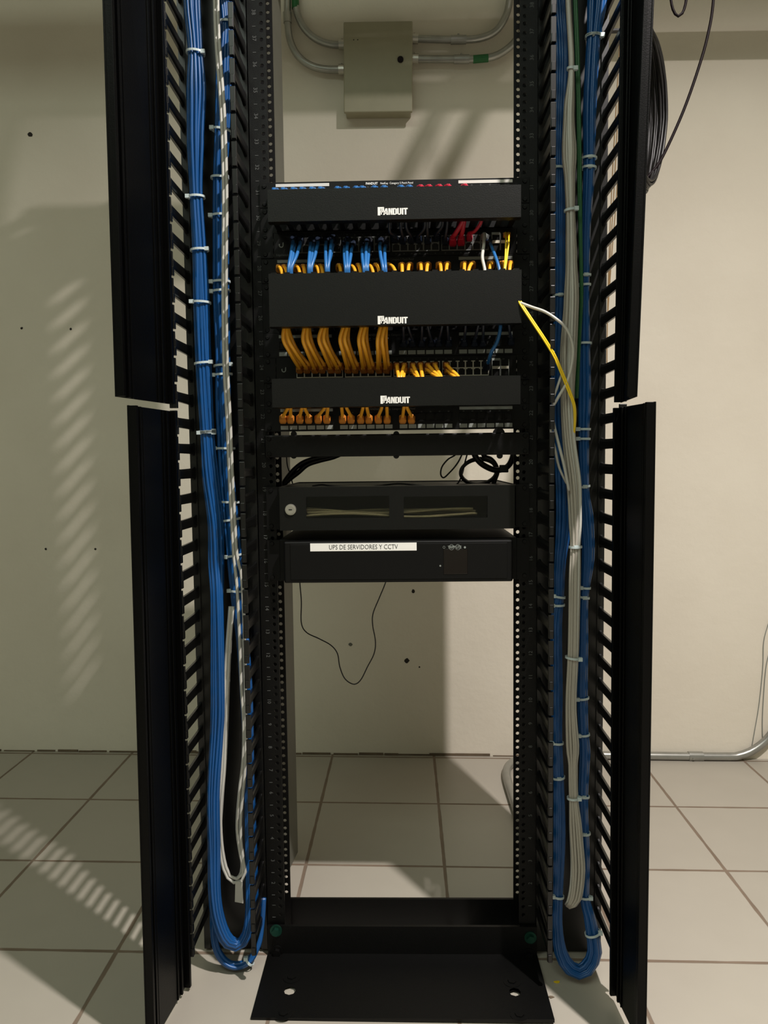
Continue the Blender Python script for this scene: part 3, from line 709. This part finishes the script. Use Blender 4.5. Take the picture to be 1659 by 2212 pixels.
def cable_duct(label, zt, zb, czt, czb, yc, lx, lz, xr):
    t = thing('horizontal_cable_manager', label, 'cable manager', (0, 0, zb), 'covered horizontal cable managers')
    bm = B(); box(bm, -.2412, .2412, -.0032, -.0008, zb+.0001, zt-.0001); obj('backplate', bm, M_panel, t, bevel=.0006)
    for nm, zz in (('upper', zt-.0025), ('lower', zb+.0025)):
        bm = B(); n = 19; x0 = -.205
        for i in range(n):
            xx = x0+i*(.410/(n-1)); box(bm, xx-.0045, xx+.0045, yc+.006, -.003, zz-.0012, zz+.0012)
        box(bm, -.211, .211, -.012, -.003, zz-.0012, zz+.0012)
        obj('finger_comb', bm, M_panel, t)
    bm = B(); w = xr
    prism(bm, [(yc, czb), (yc, czt), (yc+.003, czt+.0006), (yc+.016, czt+.0006), (yc+.016, czt-.0014), (yc+.003, czt-.0014), (yc+.0022, czt-.003),
               (yc+.0022, czb+.003), (yc+.003, czb+.0014), (yc+.016, czb+.0014), (yc+.016, czb-.0006), (yc+.003, czb-.0006)], 'x', -w, w)
    obj('cover', bm, M_cover, t)
    bm = B(); h = .0118; logo_big(bm, lx, lz, yc-.0002, h, .0505); obj('logo_lettering', bm, M_print, t)
    screws(t, zb, zt, -.0032)
    return t
c1t, c1b = at(850, 404, -.085).z, at(850, 474, -.085).z
c2t, c2b = at(850, 587, -.098).z, at(850, 702, -.098).z
c3t, c3b = at(850, 815, -.085).z, at(850, 877, -.085).z
l1 = at(816, 457, -.085); l2 = at(816, 692, -.098); l3 = at(822, 864, -.085)
cable_duct('upper black cable manager cover with white lettering, red and blue plugs above it', G[1], G[2], c1t, c1b, -.085, l1.x, l1.z, .2135)
cable_duct('tallest black cable manager cover, in the middle, with white lettering', G[4], G[5], c2t, c2b, -.098, l2.x, l2.z, .2125)
cable_duct('lowest black cable manager cover, under the orange cords, with white lettering', G[7], G[8], c3t, c3b, -.085, l3.x, l3.z, .2130)

SX0 = -.1805; SP = .01402
def sx(col): return SX0+(col//6)*.0881+(col % 6)*SP+.007
def switch(label, zt, bright, text):
    z1, z0 = zt-.0001, zt-.0443
    t = thing('network_switch', label, 'network switch', (0, 0, z0), 'network switches')
    obj('housing', box(B(), -.2185, .2185, -.004, .24, z0, z1), M_panel, t, bevel=.001)
    obj('mounting_ear', box(B(), -.2412, -.2186, -.006, -.003, z0, z1), M_panel, t); obj('mounting_ear', box(B(), .2186, .2412, -.006, -.003, z0, z1), M_panel, t)
    zm = z1-.0225
    mm = M_bright if bright else M_dim  # upper switch: shade put into the colour of its port shields
    p0 = None
    for c in range(24):
        for row in (0, 1):
            x = sx(c); z = zm+(.0068 if row == 0 else -.0068)
            if p0 is None:
                bm = B(); w, h = SP/2, .0062
                box(bm, x-w, x-w+.0011, -.0065, -.004, z-h, z+h); box(bm, x+w-.0011, x+w, -.0065, -.004, z-h, z+h)
                box(bm, x-w, x+w, -.0062, -.004, z-h-.0011, z-h+.0006)
                box(bm, x-w+.001, x-w+.0035, -.0060, -.004, z+h-.0016, z+h); box(bm, x+w-.0035, x+w-.001, -.0060, -.004, z+h-.0016, z+h)
                p0 = obj('port', bm, mm, t); x00, z00 = x, z
            else: again(p0, t, (x-x00, 0, z-z00))
    for g in range(4):
        obj('port_recess', box(B(), sx(g*6)-.0072, sx(g*6+5)+.0072, -.0048, -.0038, zm-.0145, zm+.0138), M_dark, t)
    xs = .1735
    for k in (0, 1):
        bm = B(); x0 = xs+k*.0158; x1 = x0+.0150
        box(bm, x0, x0+.0008, -.0065, -.004, zm-.0145, zm+.0145); box(bm, x1-.0008, x1, -.0065, -.004, zm-.0145, zm+.0145)
        if k == 0: box(bm, x0, x1, -.0065, -.004, zm+.0125, zm+.0165)
        obj('fibre_port', bm, M_label, t)
        obj('fibre_port_bar', box(B(), x0+.0007, x1-.0006, -.0068, -.004, zm-.0024, zm+.0024), M_gold, t)
    bm = B(); lx, lz = at(613, 800, -.0045).x, zm+.001
    ring = [(lx+.0042*math.cos(a), lz+.0042*math.sin(a)) for a in [math.pi+math.pi*i/10 for i in range(11)]]
    inn = [(lx+.0026*math.cos(a), lz+.0026*math.sin(a)) for a in [math.pi+math.pi*i/10 for i in range(11)]]
    pts = ring+[(lx+.0042, lz+.0052), (lx+.0026, lz+.0045)]+inn[::-1]+[(lx-.0026, lz+.0026), (lx-.0042, lz+.0018)]
    prism(bm, pts, 'y', -.0046, -.0040); obj('brand_mark', bm, M_label, t)
    bm = B(); text_into(bm, 'EdgeSwitch', -.2135, z0+.0055, -.0042, .0052, sx=.95); 
    for c in range(24): text_into(bm, str(c*2+1), sx(c), zm+.0168, -.0042, .0026, align='CENTER'); text_into(bm, str(c*2+2), sx(c), zm-.0178, -.0042, .0026, align='CENTER')
    text_into(bm, 'SFP', .1925, zm+.0150, -.0042, .003)
    obj('print', bm, M_dim, t)
    screws(t, z0, z1, -.006)
    return t
switch('upper black network switch with blue and red patch cords', G[2], False, '')
switch('lower black network switch full of orange patch cords', G[6], True, '')

# blank bar, drawer with lock, power supply
def quick(px, py, Y): return at(px, py, Y)
bt, bb = at(860, 937, -.012).z, at(860, 985, -.012).z
t = thing('lacing_bar', 'plain black horizontal bar above the see-through gap with the black coil', 'bar', (0, 0, bb))
obj('bar_plate', box(B(), -.2412, .2412, -.012, -.006, bb, bt), M_rack, t, bevel=.002)
for px, py in ((634, 935), (856, 935), (1078, 934), (634, 987), (856, 987), (1080, 987)):
    p = at(px, py, -.012); obj('rounded_tab', cyl(B(), (p.x, -.010, p.z+(-.0022 if py < 960 else .0022)), (0, 1, 0), .0055 if px != 1078 else .011, .004, 16), M_rack, t)
screws(t, bb, bt, -.012)

YD = -.030
dt, db = at(860, 1050, YD).z, at(860, 1144, YD).z; dl, dr = at(604, 1100, YD).x, at(1112, 1100, YD).x
t = thing('fibre_enclosure', 'black fibre drawer with a round key lock and two smoked windows', 'drawer', (0, 0, db))
def win(px0, py0, px1, py1): a = at(px0, py0, YD); b = at(px1, py1, YD); return a.x, b.x, b.z, a.z
w1 = win(661, 1073, 841, 1118); w2 = win(872, 1073, 1053, 1118)
bm = B()
box(bm, dl, w1[0], YD, YD+.003, db, dt); box(bm, w1[1], w2[0], YD, YD+.003, db, dt); box(bm, w2[1], dr, YD, YD+.003, db, dt)
for w in (w1, w2): box(bm, w[0], w[1], YD, YD+.003, db, w[2]); box(bm, w[0], w[1], YD, YD+.003, w[3], dt)
box(bm, dl, dr, YD+.003, YD+.02, dt-.002, dt); box(bm, dl, dr, YD+.003, YD+.02, db, db+.002)
obj('drawer_front', bm, M_cover, t)
bm = B(); box(bm, -.2185, .2185, -.008, .27, db+.002, db+.004); box(bm, -.2185, .2185, -.008, .27, dt-.004, dt-.002)
box(bm, -.2185, -.2165, -.008, .27, db, dt); box(bm, .2165, .2185, -.008, .27, db, dt); box(bm, -.2185, .2185, .268, .27, db, dt)
box(bm, -.2412, -.2185, -.006, -.003, db, dt); box(bm, .2185, .2412, -.006, -.003, db, dt)
obj('enclosure_body', bm, M_panel, t)
for w in (w1, w2): obj('window', box(B(), w[0]-.002, w[1]+.002, YD+.0032, YD+.0047, w[2]-.002, w[3]+.002), M_glass, t)
p = at(628, 1101, YD)
bm = B(); cyl(bm, (p.x, YD, p.z), (0, -1, 0), .0105, .003, 28, .0098); cyl(bm, (p.x, YD-.003, p.z), (0, -1, 0), .0075, .0016, 24)
lk = obj('lock', bm, M_steel, t)
o = obj('keyhole', box(B(), p.x-.003, p.x+.003, YD-.0052, YD-.0045, p.z-.0008, p.z+.0012), M_dark, t); o.parent = lk
screws(t, db, dt, -.006)
k0 = None
for i, (dx, dz, wv) in enumerate(((0, .004, .0), (.004, .008, .6), (-.003, .012, 1.3), (.002, .016, 2.2), (0, .010, 3.1), (.003, .014, 4.4), (-.002, .006, 5.0))):
    pts = []
    for k in range(41):
        u = k/40; pts.append((w1[0]-.004+u*.31+dx, YD+.012+.0045*i, w1[2]+dz*.85+.0035*math.sin(u*7+wv)-(0.006*u if i % 2 else 0)))
    o = obj('fibre_slack', tube(B(), pts, .0024, 7), M_fibre, org=(w1[0], YD+.02, w1[2]), smooth=True)
    tag(o, 'cream cable lying inside the drawer behind the smoked windows', 'cable', 'cream cables inside the drawer')

YU = -.034
ut, ub = at(860, 1168, YU).z, at(860, 1258, YU).z; ul, ur = at(613, 1210, YU).x, at(1108, 1210, YU).x
t = thing('power_supply', 'black rack power supply with a white printed tape label', 'uninterruptible power supply', (0, 0, ub))
obj('bezel', box(B(), ul, ur, YU, -.006, ub, ut), M_panel, t, bevel=.003)
obj('bezel_inset', box(B(), ul+.012, ur-.010, YU-.0012, YU, ub+.006, ut-.005), M_panel, t, bevel=.001)
obj('chassis', box(B(), -.2185, .2185, -.008, .36, ub, ut+.001), M_panel, t, bevel=.001)
obj('mounting_ear', box(B(), -.2412, -.2185, -.006, -.003, ub, ut), M_panel, t); obj('mounting_ear', box(B(), .2185, .2412, -.006, -.003, ub, ut), M_panel, t)
a, b = at(670, 1174, YU-.0014), at(900, 1189, YU-.0014)
lt = obj('tape_label', box(B(), a.x, b.x, YU-.0019, YU-.0012, b.z, a.z), M_print, t)
bm = B(); text_into(bm, 'UPS DE SERVIDORES Y CCTV', (at(700, 1181, YU).x+at(870, 1181, YU).x)/2, (a.z+b.z)/2-.0004, YU-.002, .0122, sx=.80, align='CENTER', bold=-.004)
o = obj('label_text', bm, M_ink, t); o.parent = lt
a, b = at(958, 1186, YU-.0014), at(1010, 1240, YU-.0014)
obj('display', box(B(), a.x, b.x, YU-.0022, YU-.001, b.z, a.z), M_lcd, t, bevel=.0008)
bm = B(); c = at(982, 1182, YU-.0014)
text_into(bm, 'TRIPP·LITE', c.x, c.z, YU-.0022, .0068, sx=.78, align='CENTER', bold=.02)
for dx in (-.0056, .0058):
    pts = []; 
    for k in range(24): an = 2*math.pi*k/24; pts.append((c.x+dx+.0042*math.cos(an), YU-.0021, c.z+.0048*math.sin(an)))
    tube(bm, pts, .0004, 4, closed=True)
d2 = at(1004, 1182, YU); cyl(bm, (d2.x, YU-.0018, d2.z), (0, -1, 0), .0020, .0006, 10); d3 = at(959, 1182, YU); tube(bm, [(d3.x+.002*math.cos(q), YU-.002, d3.z+.002*math.sin(q)) for q in [6.283*k/12 for k in range(12)]], .0003, 4, closed=True)
obj('brand_lettering', bm, M_label, t)
p = at(951, 1222, YU); obj('indicator', cyl(B(), (p.x, YU-.0012, p.z), (0, -1, 0), .0016, .001, 10), M_label, t)
screws(t, ub, ut, -.006)

# ================================================================= patch cords
def boot_bm(p, d, r=.0045, ln=.020, w=.0062):
    bm = B(); d = Vector(d).normalized(); p = Vector(p)
    u = Vector((1, 0, 0)); u = (u-d*u.dot(d)).normalized(); v = d.cross(u)
    rings = []
    for s, ww, hh in ((-.008, w*.95, w*.95), (0, w, w), (.004, w, w), (.010, r*1.15, r*1.15), (ln, r*.85, r*.85)):
        rings.append([bm.verts.new(p+d*s+u*(ww*ca)+v*(hh*sa)) for ca, sa in ((-1, -.7), (-.7, -1), (.7, -1), (1, -.7), (1, .7), (.7, 1), (-.7, 1), (-1, .7))])
    for A, D in zip(rings, rings[1:]):
        for i in range(8): bm.faces.new((A[i], A[(i+1) % 8], D[(i+1) % 8], D[i]))
    bm.faces.new(rings[0]); bm.faces.new(rings[-1])
    return bm
def cord(label, P, r, m, mb, group, boot0=True, boot1=False, bsz=.0062, bl=.02):
    P = [Vector(p) for p in P]
    t = thing('patch_lead', label, 'patch cable', P[0], group)
    obj('jacket', tube(B(), spline(P, 26), r, 10), m, t, smooth=True)
    if boot0: obj('plug_boot', boot_bm(P[0], P[1]-P[0], r*1.3, bl, bsz), mb, t, smooth=False, bevel=.0006)
    if boot1: obj('plug_boot', boot_bm(P[-1], P[-2]-P[-1], r*1.3, bl, bsz), mb, t, bevel=.0006)
    return t
ORD = ['first', 'second', 'third', 'fourth', 'fifth', 'sixth', 'seventh', 'eighth', 'ninth', 'tenth', 'eleventh', 'twelfth', 'thirteenth', 'fourteenth', 'fifteenth', 'sixteenth', 'seventeenth', 'eighteenth', 'nineteenth', 'twentieth', 'twenty-first', 'twenty-second', 'twenty-third', 'twenty-fourth']
# 1. plugs peeping above the top cover, going down behind it
xs1 = [(595, 0), (614, 0), (635, 0), (654, 0), (675, 0), (694, 0), (730, 0), (748, 0), (770, 0), (783, 0), (809, 0), (830, 0), (866, 0), (884, 0), (908, 1), (926, 1), (948, 1), (967, 1), (1003, 1)]
for i, (px, red) in enumerate(xs1):
    q = at(px, 409, -.012); z = G[0]-.0202
    m_ = M_red if red else M_blue2
    nr = ['first', 'second', 'third', 'fourth', 'last'][i-14] if red else ORD[i]
    cord(('red' if red else 'blue')+' plug above the top cover, '+nr+(' red one' if red else ' blue one')+' from the left', [(q.x, -.010, z), (q.x, -.030, z-.001), (q.x+.002, -.046, z-.014), (q.x+.003, -.050, z-.045), (q.x+.003, -.048, z-.066)], .0033, m_, m_, 'plugs above the top cover', bsz=.0070)
# 2. blue cords from the upper switch into the tall manager
bl = [((392, 890), (350, 1190)), ((480, 900), (385, 1190)), ((412, 925), (372, 1190)), ((605, 910), (590, 1190)), ((690, 900), (622, 1190)), ((640, 930), (605, 1190)), ((790, 900), (800, 1190)), ((855, 880), (825, 1190)), ((868, 930), (815, 1190)),
      ((1012, 950), (1030, 1190)), ((1045, 910), (1050, 1190)), ((1098, 950), (1068, 1190)), ((1225, 960), (1248, 1190)), ((1275, 915), (1270, 1190)), ((1305, 960), (1292, 1190)), ((1435, 910), (1478, 1190)), ((1495, 940), (1508, 1190))]
for i, ((ax, ay), (bx_, by)) in enumerate(bl):
    f2p = lambda x, y: (560+x/5.53, 370+y/5.53)
    a = f2p(ax, ay); b = f2p(bx_, by)
    p0 = at(a[0]+3, a[1]-14, -.008); p1 = at(a[0]+1, a[1]-3, -.040); p2 = at((a[0]*.6+b[0]*.4), a[1]*.6+b[1]*.4, -.062); p3 = at(b[0], b[1]-6, -.075); p4 = at(b[0]+1, b[1]+22, -.072)
    cord('blue patch cord hanging from the upper switch, '+ORD[i]+' from the left', [p0, p1, p2, p3, p4], .0031, M_blue2, M_navy, 'blue cords of the upper switch')  # navy boots: shade at the switch front put into their colour
# 3. red cords into the upper switch
for lb, a, b, c in (('left', (978, 523), (985, 503), (1000, 470)), ('middle', (996, 522), (999, 500), (1003, 468)), ('right', (1014, 514), (1025, 500), (1039, 474))):
    cord(lb+' one of the three red patch cords below the top cover', [at(*a, -.008), at(a[0], a[1]-10, -.028), at(b[0], b[1], -.042), at(c[0], c[1]+6, -.055), at(c[0], c[1]-14, -.06)], .0040 if lb != 'right' else .003, M_red, M_red, 'red cords of the upper switch', bsz=.0068 if lb != 'right' else .0055)
# 4. dark cords from the top cover into the upper switch
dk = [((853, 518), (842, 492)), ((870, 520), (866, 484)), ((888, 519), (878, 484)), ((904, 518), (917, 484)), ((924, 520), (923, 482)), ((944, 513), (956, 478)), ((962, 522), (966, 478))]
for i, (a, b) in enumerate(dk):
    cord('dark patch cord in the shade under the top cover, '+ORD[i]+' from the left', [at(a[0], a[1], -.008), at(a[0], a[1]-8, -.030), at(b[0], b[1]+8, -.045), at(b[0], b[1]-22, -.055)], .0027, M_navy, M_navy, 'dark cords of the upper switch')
# fibre and copper cords in the fibre ports
cord('single white patch cord at the right of the upper switch', [at(1046, 512, -.008), at(1046, 506, -.026), at(1045, 530, -.045), at(1042, 556, -.062), at(1047, 582, -.075), at(1047, 605, -.078)], .0028, M_white, M_label, None, bsz=.0055)
cord('single blue patch cord left of the yellow fibres', [at(1056, 524, -.008), at(1059, 526, -.026), at(1064, 538, -.045), at(1073, 562, -.065), at(1079, 584, -.075), at(1080, 606, -.078)], .0028, M_blue2, M_navy, None)
for i, dx in enumerate((-4, 2)):
    cord(('left' if i == 0 else 'right')+' yellow fibre cord at the far right of the upper switch', [at(1096+dx, 508, -.008), at(1096+dx, 503, -.026), at(1097+dx, 520, -.045), at(1094+dx*.6, 555, -.062), at(1091+dx*.3, 582, -.075), at(1091, 606, -.078)], .0016, M_yellow, M_obrown, 'yellow fibre cords', bsz=.0042, bl=.012)
# 5. orange plugs peeping above the tall cover
xo = [(604, 8), (616, 6), (642, 8), (657, 3), (683, 8), (693, 6), (733, 5), (757, 14), (774, 6), (796, 12), (812, 9), (839, 18), (868, 1), (885, -4), (908, 2), (924, -3), (949, 4), (966, -3), (1002, 0), (1020, -10), (1060, -4), (1086, 3), (1101, -2)]
for i, (px, dx) in enumerate(xo):
    q = at(px, 577, -.014); z = G[3]-.0208; e = at(px+dx, 590, -.055)
    cord('orange plug peeping over the tall cover, '+ORD[i]+' from the left', [(q.x, -.012, z), (q.x, -.030, z), ((q.x*.4+e.x*.6), -.050, z-.010), (e.x, -.060, z-.030), (e.x, -.058, z-.060)], .0031, M_orange, M_obrown, 'orange plugs above the tall cover', bsz=.0066)
# 6. orange cords from under the tall cover into the lower switch
og = [(300, 322, 470, 556), (545, 575, 652, 737), (757, 790, 846, 928), (1010, 1052, 1050, 1133), (1228, 1268, 1238, 1318), (1452, 1500, 1420, 1508)]
bulge = [(285, 345), (520, 575), (712, 770), (965, 1020), (1190, 1240), (1415, 1470)]
n_ = 0
for gi, ((t0, t1, b0_, b1_), (m0, m1)) in enumerate(zip(og, bulge)):
    for k, (tx_, mx_, bx_) in enumerate(((t0, m0, b0_), (t1, m1, b1_), (t0+14, m0+32, b0_+20), (t1+20, m1+44, b1_+34))):
        f2p = lambda x, y: (560+x/5.53, 620+y/5.53)
        low = k < 2; Yd = -.072 if low else -.046
        a = f2p(tx_, 430); b = f2p(mx_, 620); b2 = f2p(mx_*.62+bx_*.38, 770); c = f2p(bx_, 985 if low else 945); 
        cord('orange cord into the lower switch, '+['left front', 'right front', 'left rear', 'right rear'][k]+' of the '+ORD[gi]+' cluster',
             [at(c[0]+2, c[1]+1, -.010), at(c[0], c[1]-4, -.030), at(b2[0], b2[1], Yd+.012), at(b[0], b[1], Yd), at(a[0], a[1]+4, Yd), at(a[0]+2, a[1]-20, Yd+.006)], .0032, M_orange, M_obrown, 'orange cords of the lower switch')
# 7. orange cords from the lower switch down behind the lowest cover
lo = [(857, 790, 861, 816), (859, 802, 863, 817), (873, 790, 866, 817), (874, 800, 871, 818), (892, 790, 904, 818), (890, 801, 902, 818), (908, 789, 913, 818), (924, 790, 950, 818), (922, 800, 947, 818), (939, 789, 954, 818), (964, 789, 991, 817), (967, 802, 984, 818)]
for i, (ax, ay, bx_, by) in enumerate(lo):
    cord('short orange cord in the lower switch, '+ORD[i]+' from the left', [at(ax, ay, -.009), at(ax+.5, ay-1, -.028), at(ax*.55+bx_*.45, ay*.6+by*.4, -.050), at(bx_, by, -.066), at(bx_+1, by+26, -.066)], .0033, M_orange, M_obrown, 'short orange cords of the lower switch')
# 8. dark cords into the patch panel under the tall cover
d3_ = [((872, 742), (871, 700)), ((891, 742), (878, 700)), ((911, 742), (912, 700)), ((932, 742), (921, 700)), ((948, 741), (958, 700)), ((969, 742), (966, 700)), ((1003, 741), (1007, 700)), ((1025, 741), (1036, 700)), ((1043, 741), (1045, 700)), ((1104, 738), (1098, 700))]
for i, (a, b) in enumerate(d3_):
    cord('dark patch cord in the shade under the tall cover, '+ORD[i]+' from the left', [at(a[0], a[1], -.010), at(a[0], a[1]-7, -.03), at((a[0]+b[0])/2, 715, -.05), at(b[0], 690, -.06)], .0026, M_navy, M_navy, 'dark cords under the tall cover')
cord('dim blue patch cord slanting across the grey labels at the right', [at(1050, 792, -.008), at(1055, 782, -.03), at(1062, 760, -.05), at(1074, 738, -.055), at(1080, 715, -.058), at(1082, 690, -.06)], .0031, M_blue2, M_navy, None)
# 9. orange cords into the lowest patch panel
f2p = lambda x, y: (560+x/5.53, 620+y/5.53)
p4 = [(345, 283), (375, 375), (510, 485), (540, 590), (785, 703), (822, 808), (985, 995), (1040, 1097), (1240, 1212), (1285, 1310), (1465, 1423), (1525, 1528), (1728, 1713), (1765, 1818)]
for i, (tx_, bx_) in enumerate(p4):
    a = f2p(tx_, 1425); c = f2p(bx_, 1580)
    cord('orange patch cord into the lowest patch panel, '+ORD[i]+' from the left', [at(c[0], c[1], -.010), at(c[0], c[1]-6, -.026), at((a[0]+c[0])/2, (a[1]+c[1])/2-2, -.045), at(a[0], a[1], -.058), at(a[0]+1, a[1]-24, -.062)], .0031, M_orange, M_obrown, 'orange cords of the lowest patch panel', bsz=.0066)

# loose cords beside the tall cover
loose('white_patch_lead', 'white cord leaving the tall cover and looping over the grey bundle at the right', 'patch cable',
      [(1112, 650, -.085), (1126, 655, -.098), (1150, 664, -.105), (1176, 673, -.112), (1200, 688, -.118), (1222, 708, -.118), (1236, 740, -.115), (1237, 775, -.112), (1226, 822, -.11), (1206, 858, -.108), (1193, 884, -.105), (1196, 915, -.105), (1207, 960, -.105), (1219, 1008, -.10), (1229, 1060, -.095)], .0026, M_white, None, 90)
loose('white_patch_lead', 'thin white cord curving behind the grey bundle from mid height to the knot', 'patch cable',
      [(1216, 800, -.10), (1203, 838, -.105), (1195, 862, -.106), (1194, 890, -.106), (1190, 930, -.1), (1199, 970, -.095), (1208, 1010, -.09), (1224, 1044, -.085)], .0022, M_white, None, 60)
for i, d in enumerate((-2.2, 2.2)):
    loose('yellow_fibre_lead', ('left' if i == 0 else 'right')+' strand of the yellow twin fibre slanting down over the right cables', 'patch cable',
      [(1118+d, 640, -.09), (1127+d, 659, -.10), (1150+d, 694, -.108), (1176+d, 733, -.114), (1197+d, 768, -.114), (1214+d, 806, -.112), (1230+d, 846, -.11), (1240+d*.7, 875, -.108), (1242+d*.5, 905, -.10), (1240, 940, -.09)], .0017, M_yellow, 'yellow twin fibre', 60)

# ================================================================= black cords behind the rack
for lb, P, r in (('upper black cord curving behind the gap at the left', [(740, 965), (716, 984), (682, 990), (654, 1000), (632, 1018), (614, 1042), (596, 1075)], .0048),
                 ('lower black cord curving behind the gap at the left', [(760, 968), (724, 986), (690, 995), (664, 1004), (645, 1020), (622, 1038), (600, 1060)], .0048)):
    loose('power_cable', lb, 'power cord', [(x, y, .115) for x, y in P], r, M_blk, 'black cords in the gap', 50)
loose('thin_wire', 'thin dark wire dropping through the gap at the left edge', 'wire', [(619, 960, .2), (620, 1000, .2), (627, 1025, .2), (633, 1048, .2), (640, 1070, .2)], .0014, M_blk, None, 30)
loose('thin_wire', 'thin black wire loop hanging right of centre in the gap', 'wire', [(1010, 950, .13), (996, 986, .13), (985, 1005, .13), (970, 1022, .13), (958, 1032, .13), (952, 1024, .13), (955, 1008, .13), (968, 992, .13), (984, 982, .13), (1000, 960, .13)], .0016, M_blk, None, 60)
loose('thin_wire', 'thin black wire lying on top of the fibre drawer', 'wire', [(675, 1050, .05), (695, 1047, .06), (720, 1050, .05), (780, 1052, .05), (820, 1049, .06), (860, 1045, .06), (900, 1048, .05), (950, 1052, .05), (985, 1047, .1), (998, 1025, .12), (1004, 1000, .13), (1015, 960, .13)], .0016, M_blk, None, 60)
t = None
def ringcoil(name, label, cat, cx_, cy_, Y, rx, rz, tilt, turns, r, jit, m, seed, yaw=0.0, part='cord_turn'):
    rnd = random.Random(seed); c = at(cx_, cy_, Y); mp = dist_px(c)
    t = thing(name, label, cat, (c.x, c.y, c.z-rz*mp), None)
    for i in range(turns):
        pts = []; kx, kz = rnd.uniform(1-jit, 1+jit), rnd.uniform(1-jit, 1+jit); ox, oy, oz = [rnd.uniform(-1, 1)*jit*rx*mp*.7 for _ in range(3)]
        oy = (i/(max(turns-1, 1))-.5)*r*2*math.sqrt(turns)*1.2
        for k in range(48):
            a = 2*math.pi*k/48; u = rx*mp*kx*math.cos(a); w = rz*mp*kz*math.sin(a)
            x_ = u*math.cos(tilt)-w*math.sin(tilt); z_ = u*math.sin(tilt)+w*math.cos(tilt)
            pts.append(c+Vector((x_*math.cos(yaw)+ox*.6-oy*math.sin(yaw), oy*math.cos(yaw)+x_*math.sin(yaw), z_+oz)))
        obj(part, tube(B(), pts, r, 6, closed=True), m, t, smooth=True)
    return t
coil = ringcoil('cord_coil', 'black coiled power cord hanging in the gap at the right', 'cord coil', 1034, 1018, .12, 39, 27, 0.1, 6, .0021, .07, M_blk, 4)
loose('power_cable', 'thick black cord looping through the coil in the gap and up to the right post', 'power cord', [(1020, 965, .11), (1026, 984, .11), (1036, 998, .11), (1050, 1008, .11), (1068, 1015, .11), (1085, 1014, .11), (1098, 1006, .11), (1106, 992, .11), (1112, 970, .11), (1120, 950, .11)], .0058, M_blk, None, 60)
loose('power_cable', 'second thick black cord crossing inside the coil in the gap', 'power cord', [(1040, 962, .13), (1046, 985, .13), (1060, 992, .13), (1070, 1004, .13), (1074, 1020, .13), (1068, 1038, .13), (1062, 1060, .13)], .0050, M_blk, None, 50)
c = at(1089, 1013, .104); bm = B(); box(bm, c.x-.009, c.x+.008, .099, .110, c.z-.007, c.z+.008); o = obj('cord_clip', bm, M_blk, org=(c.x, .104, c.z), bevel=.0015); tag(o, 'black clip holding the thick cord in the gap', 'clip')
loose('thin_wire', 'long thin dark wire hanging in a deep loop below the power supply', 'wire',
      [(646, 1225, .22), (648, 1262, .22), (651, 1300, .22), (651, 1345, .22), (662, 1366, .22), (690, 1380, .22), (715, 1394, .22), (729, 1412, .22), (734, 1440, .22), (745, 1466, .22), (764, 1478, .22), (779, 1469, .22), (794, 1440, .22), (808, 1412, .22), (811, 1385, .22), (805, 1350, .22), (806, 1325, .22), (820, 1290, .22), (833, 1258, .22), (840, 1230, .22)], .0013, M_blk, None, 120)

# ================================================================= coil of black cable behind the right door, and hanging cables
rnd = random.Random(12)
cc = at(1396, 232, .21); mp = dist_px(cc)
t = thing('cable_coil', 'large coil of black cable hanging behind the upper right door', 'cable coil', (cc.x, cc.y, cc.z-.19))
for i in range(16):
    e = i/15
    ax = (66-30*e)*mp*rnd.uniform(.95, 1.03); az = (170-12*rnd.random())*mp
    pts = []
    for k in range(56):
        a = 2*math.pi*k/56; s = math.sin(a)
        pts.append(cc+Vector((ax*math.cos(a)*(1-.18*max(0, -s)), .075*math.cos(a)*rnd.uniform(.99, 1.01)+(e-.5)*.03, az*s+mp*6*math.sin(3*a+i))))
    obj('cable_turn', tube(B(), pts, .0032, 7, closed=True), M_blk, t, smooth=True)
hz = cc.z+158*mp
bm = B(); box(bm, .378, .488, cc.y-.006, cc.y+.006, hz, hz+.004); box(bm, .484, .488, cc.y-.006, cc.y+.006, hz, hz+.03); box(bm, .378, .381, cc.y-.03, cc.y+.03, hz-.04, hz+.04)
obj('hook', bm, M_rack, t)
Q = [(1546, -150), (1541, 0), (1528, 80), (1508, 150), (1480, 230), (1450, 300), (1425, 350), (1408, 372), (1385, 400)]
loose('hanging_cable', 'single dark cable sweeping down from the top right to the coil', 'cable', [(x, y, .25) for x, y in Q], .0031, M_brn, None, 70)
loose('hanging_cable', 'short dark cable loop dipping into view at the top right', 'cable', [(1447, -80, .25), (1448, -20, .25), (1452, 15, .25), (1462, 34, .25), (1473, 30, .25), (1481, 8, .25), (1485, -30, .25), (1490, -80, .25)], .0029, M_brn, None, 110)
for i, (dx, m_) in enumerate(((0, M_yellow), (6, M_orange), (-5, M_yellow))):
    loose('loose_cable', ['left', 'middle', 'right'][(1, 2, 0)[i]]+' one of the three thin yellow cables seen through the right fingers', 'cable',
          [(1350+dx, -60, .12), (1342+dx, 120, .12), (1332+dx, 300, .12), (1326+dx, 420, .12), (1318+dx*.5, 560, .10), (1312, 700, .08), (1311, 800, .06)], .0010, M_old, 'thin yellow cables behind the right fingers', 50)
# debris
for px, py, lb in ((1204, 2122, 'yellow scrap lying on the floor under the right cable loop'), (1190, 2155, 'brown scrap lying on the floor right of the base plate')):
    p = atf(px, py, 0); bm = B(); pts = [(p.x+.006*random.uniform(.5, 1.3)*math.cos(a), p.y+.003*random.uniform(.5, 1.3)*math.sin(a)) for a in [6.283*k/7 for k in range(7)]]
    prism(bm, pts, 'z', .0003, .0015); o = obj('floor_scrap', bm, M_yellow if px > 1200 else M_grout, org=(p.x, p.y, 0), frame=ROOM); tag(o, lb, 'scrap', 'scraps on the floor')
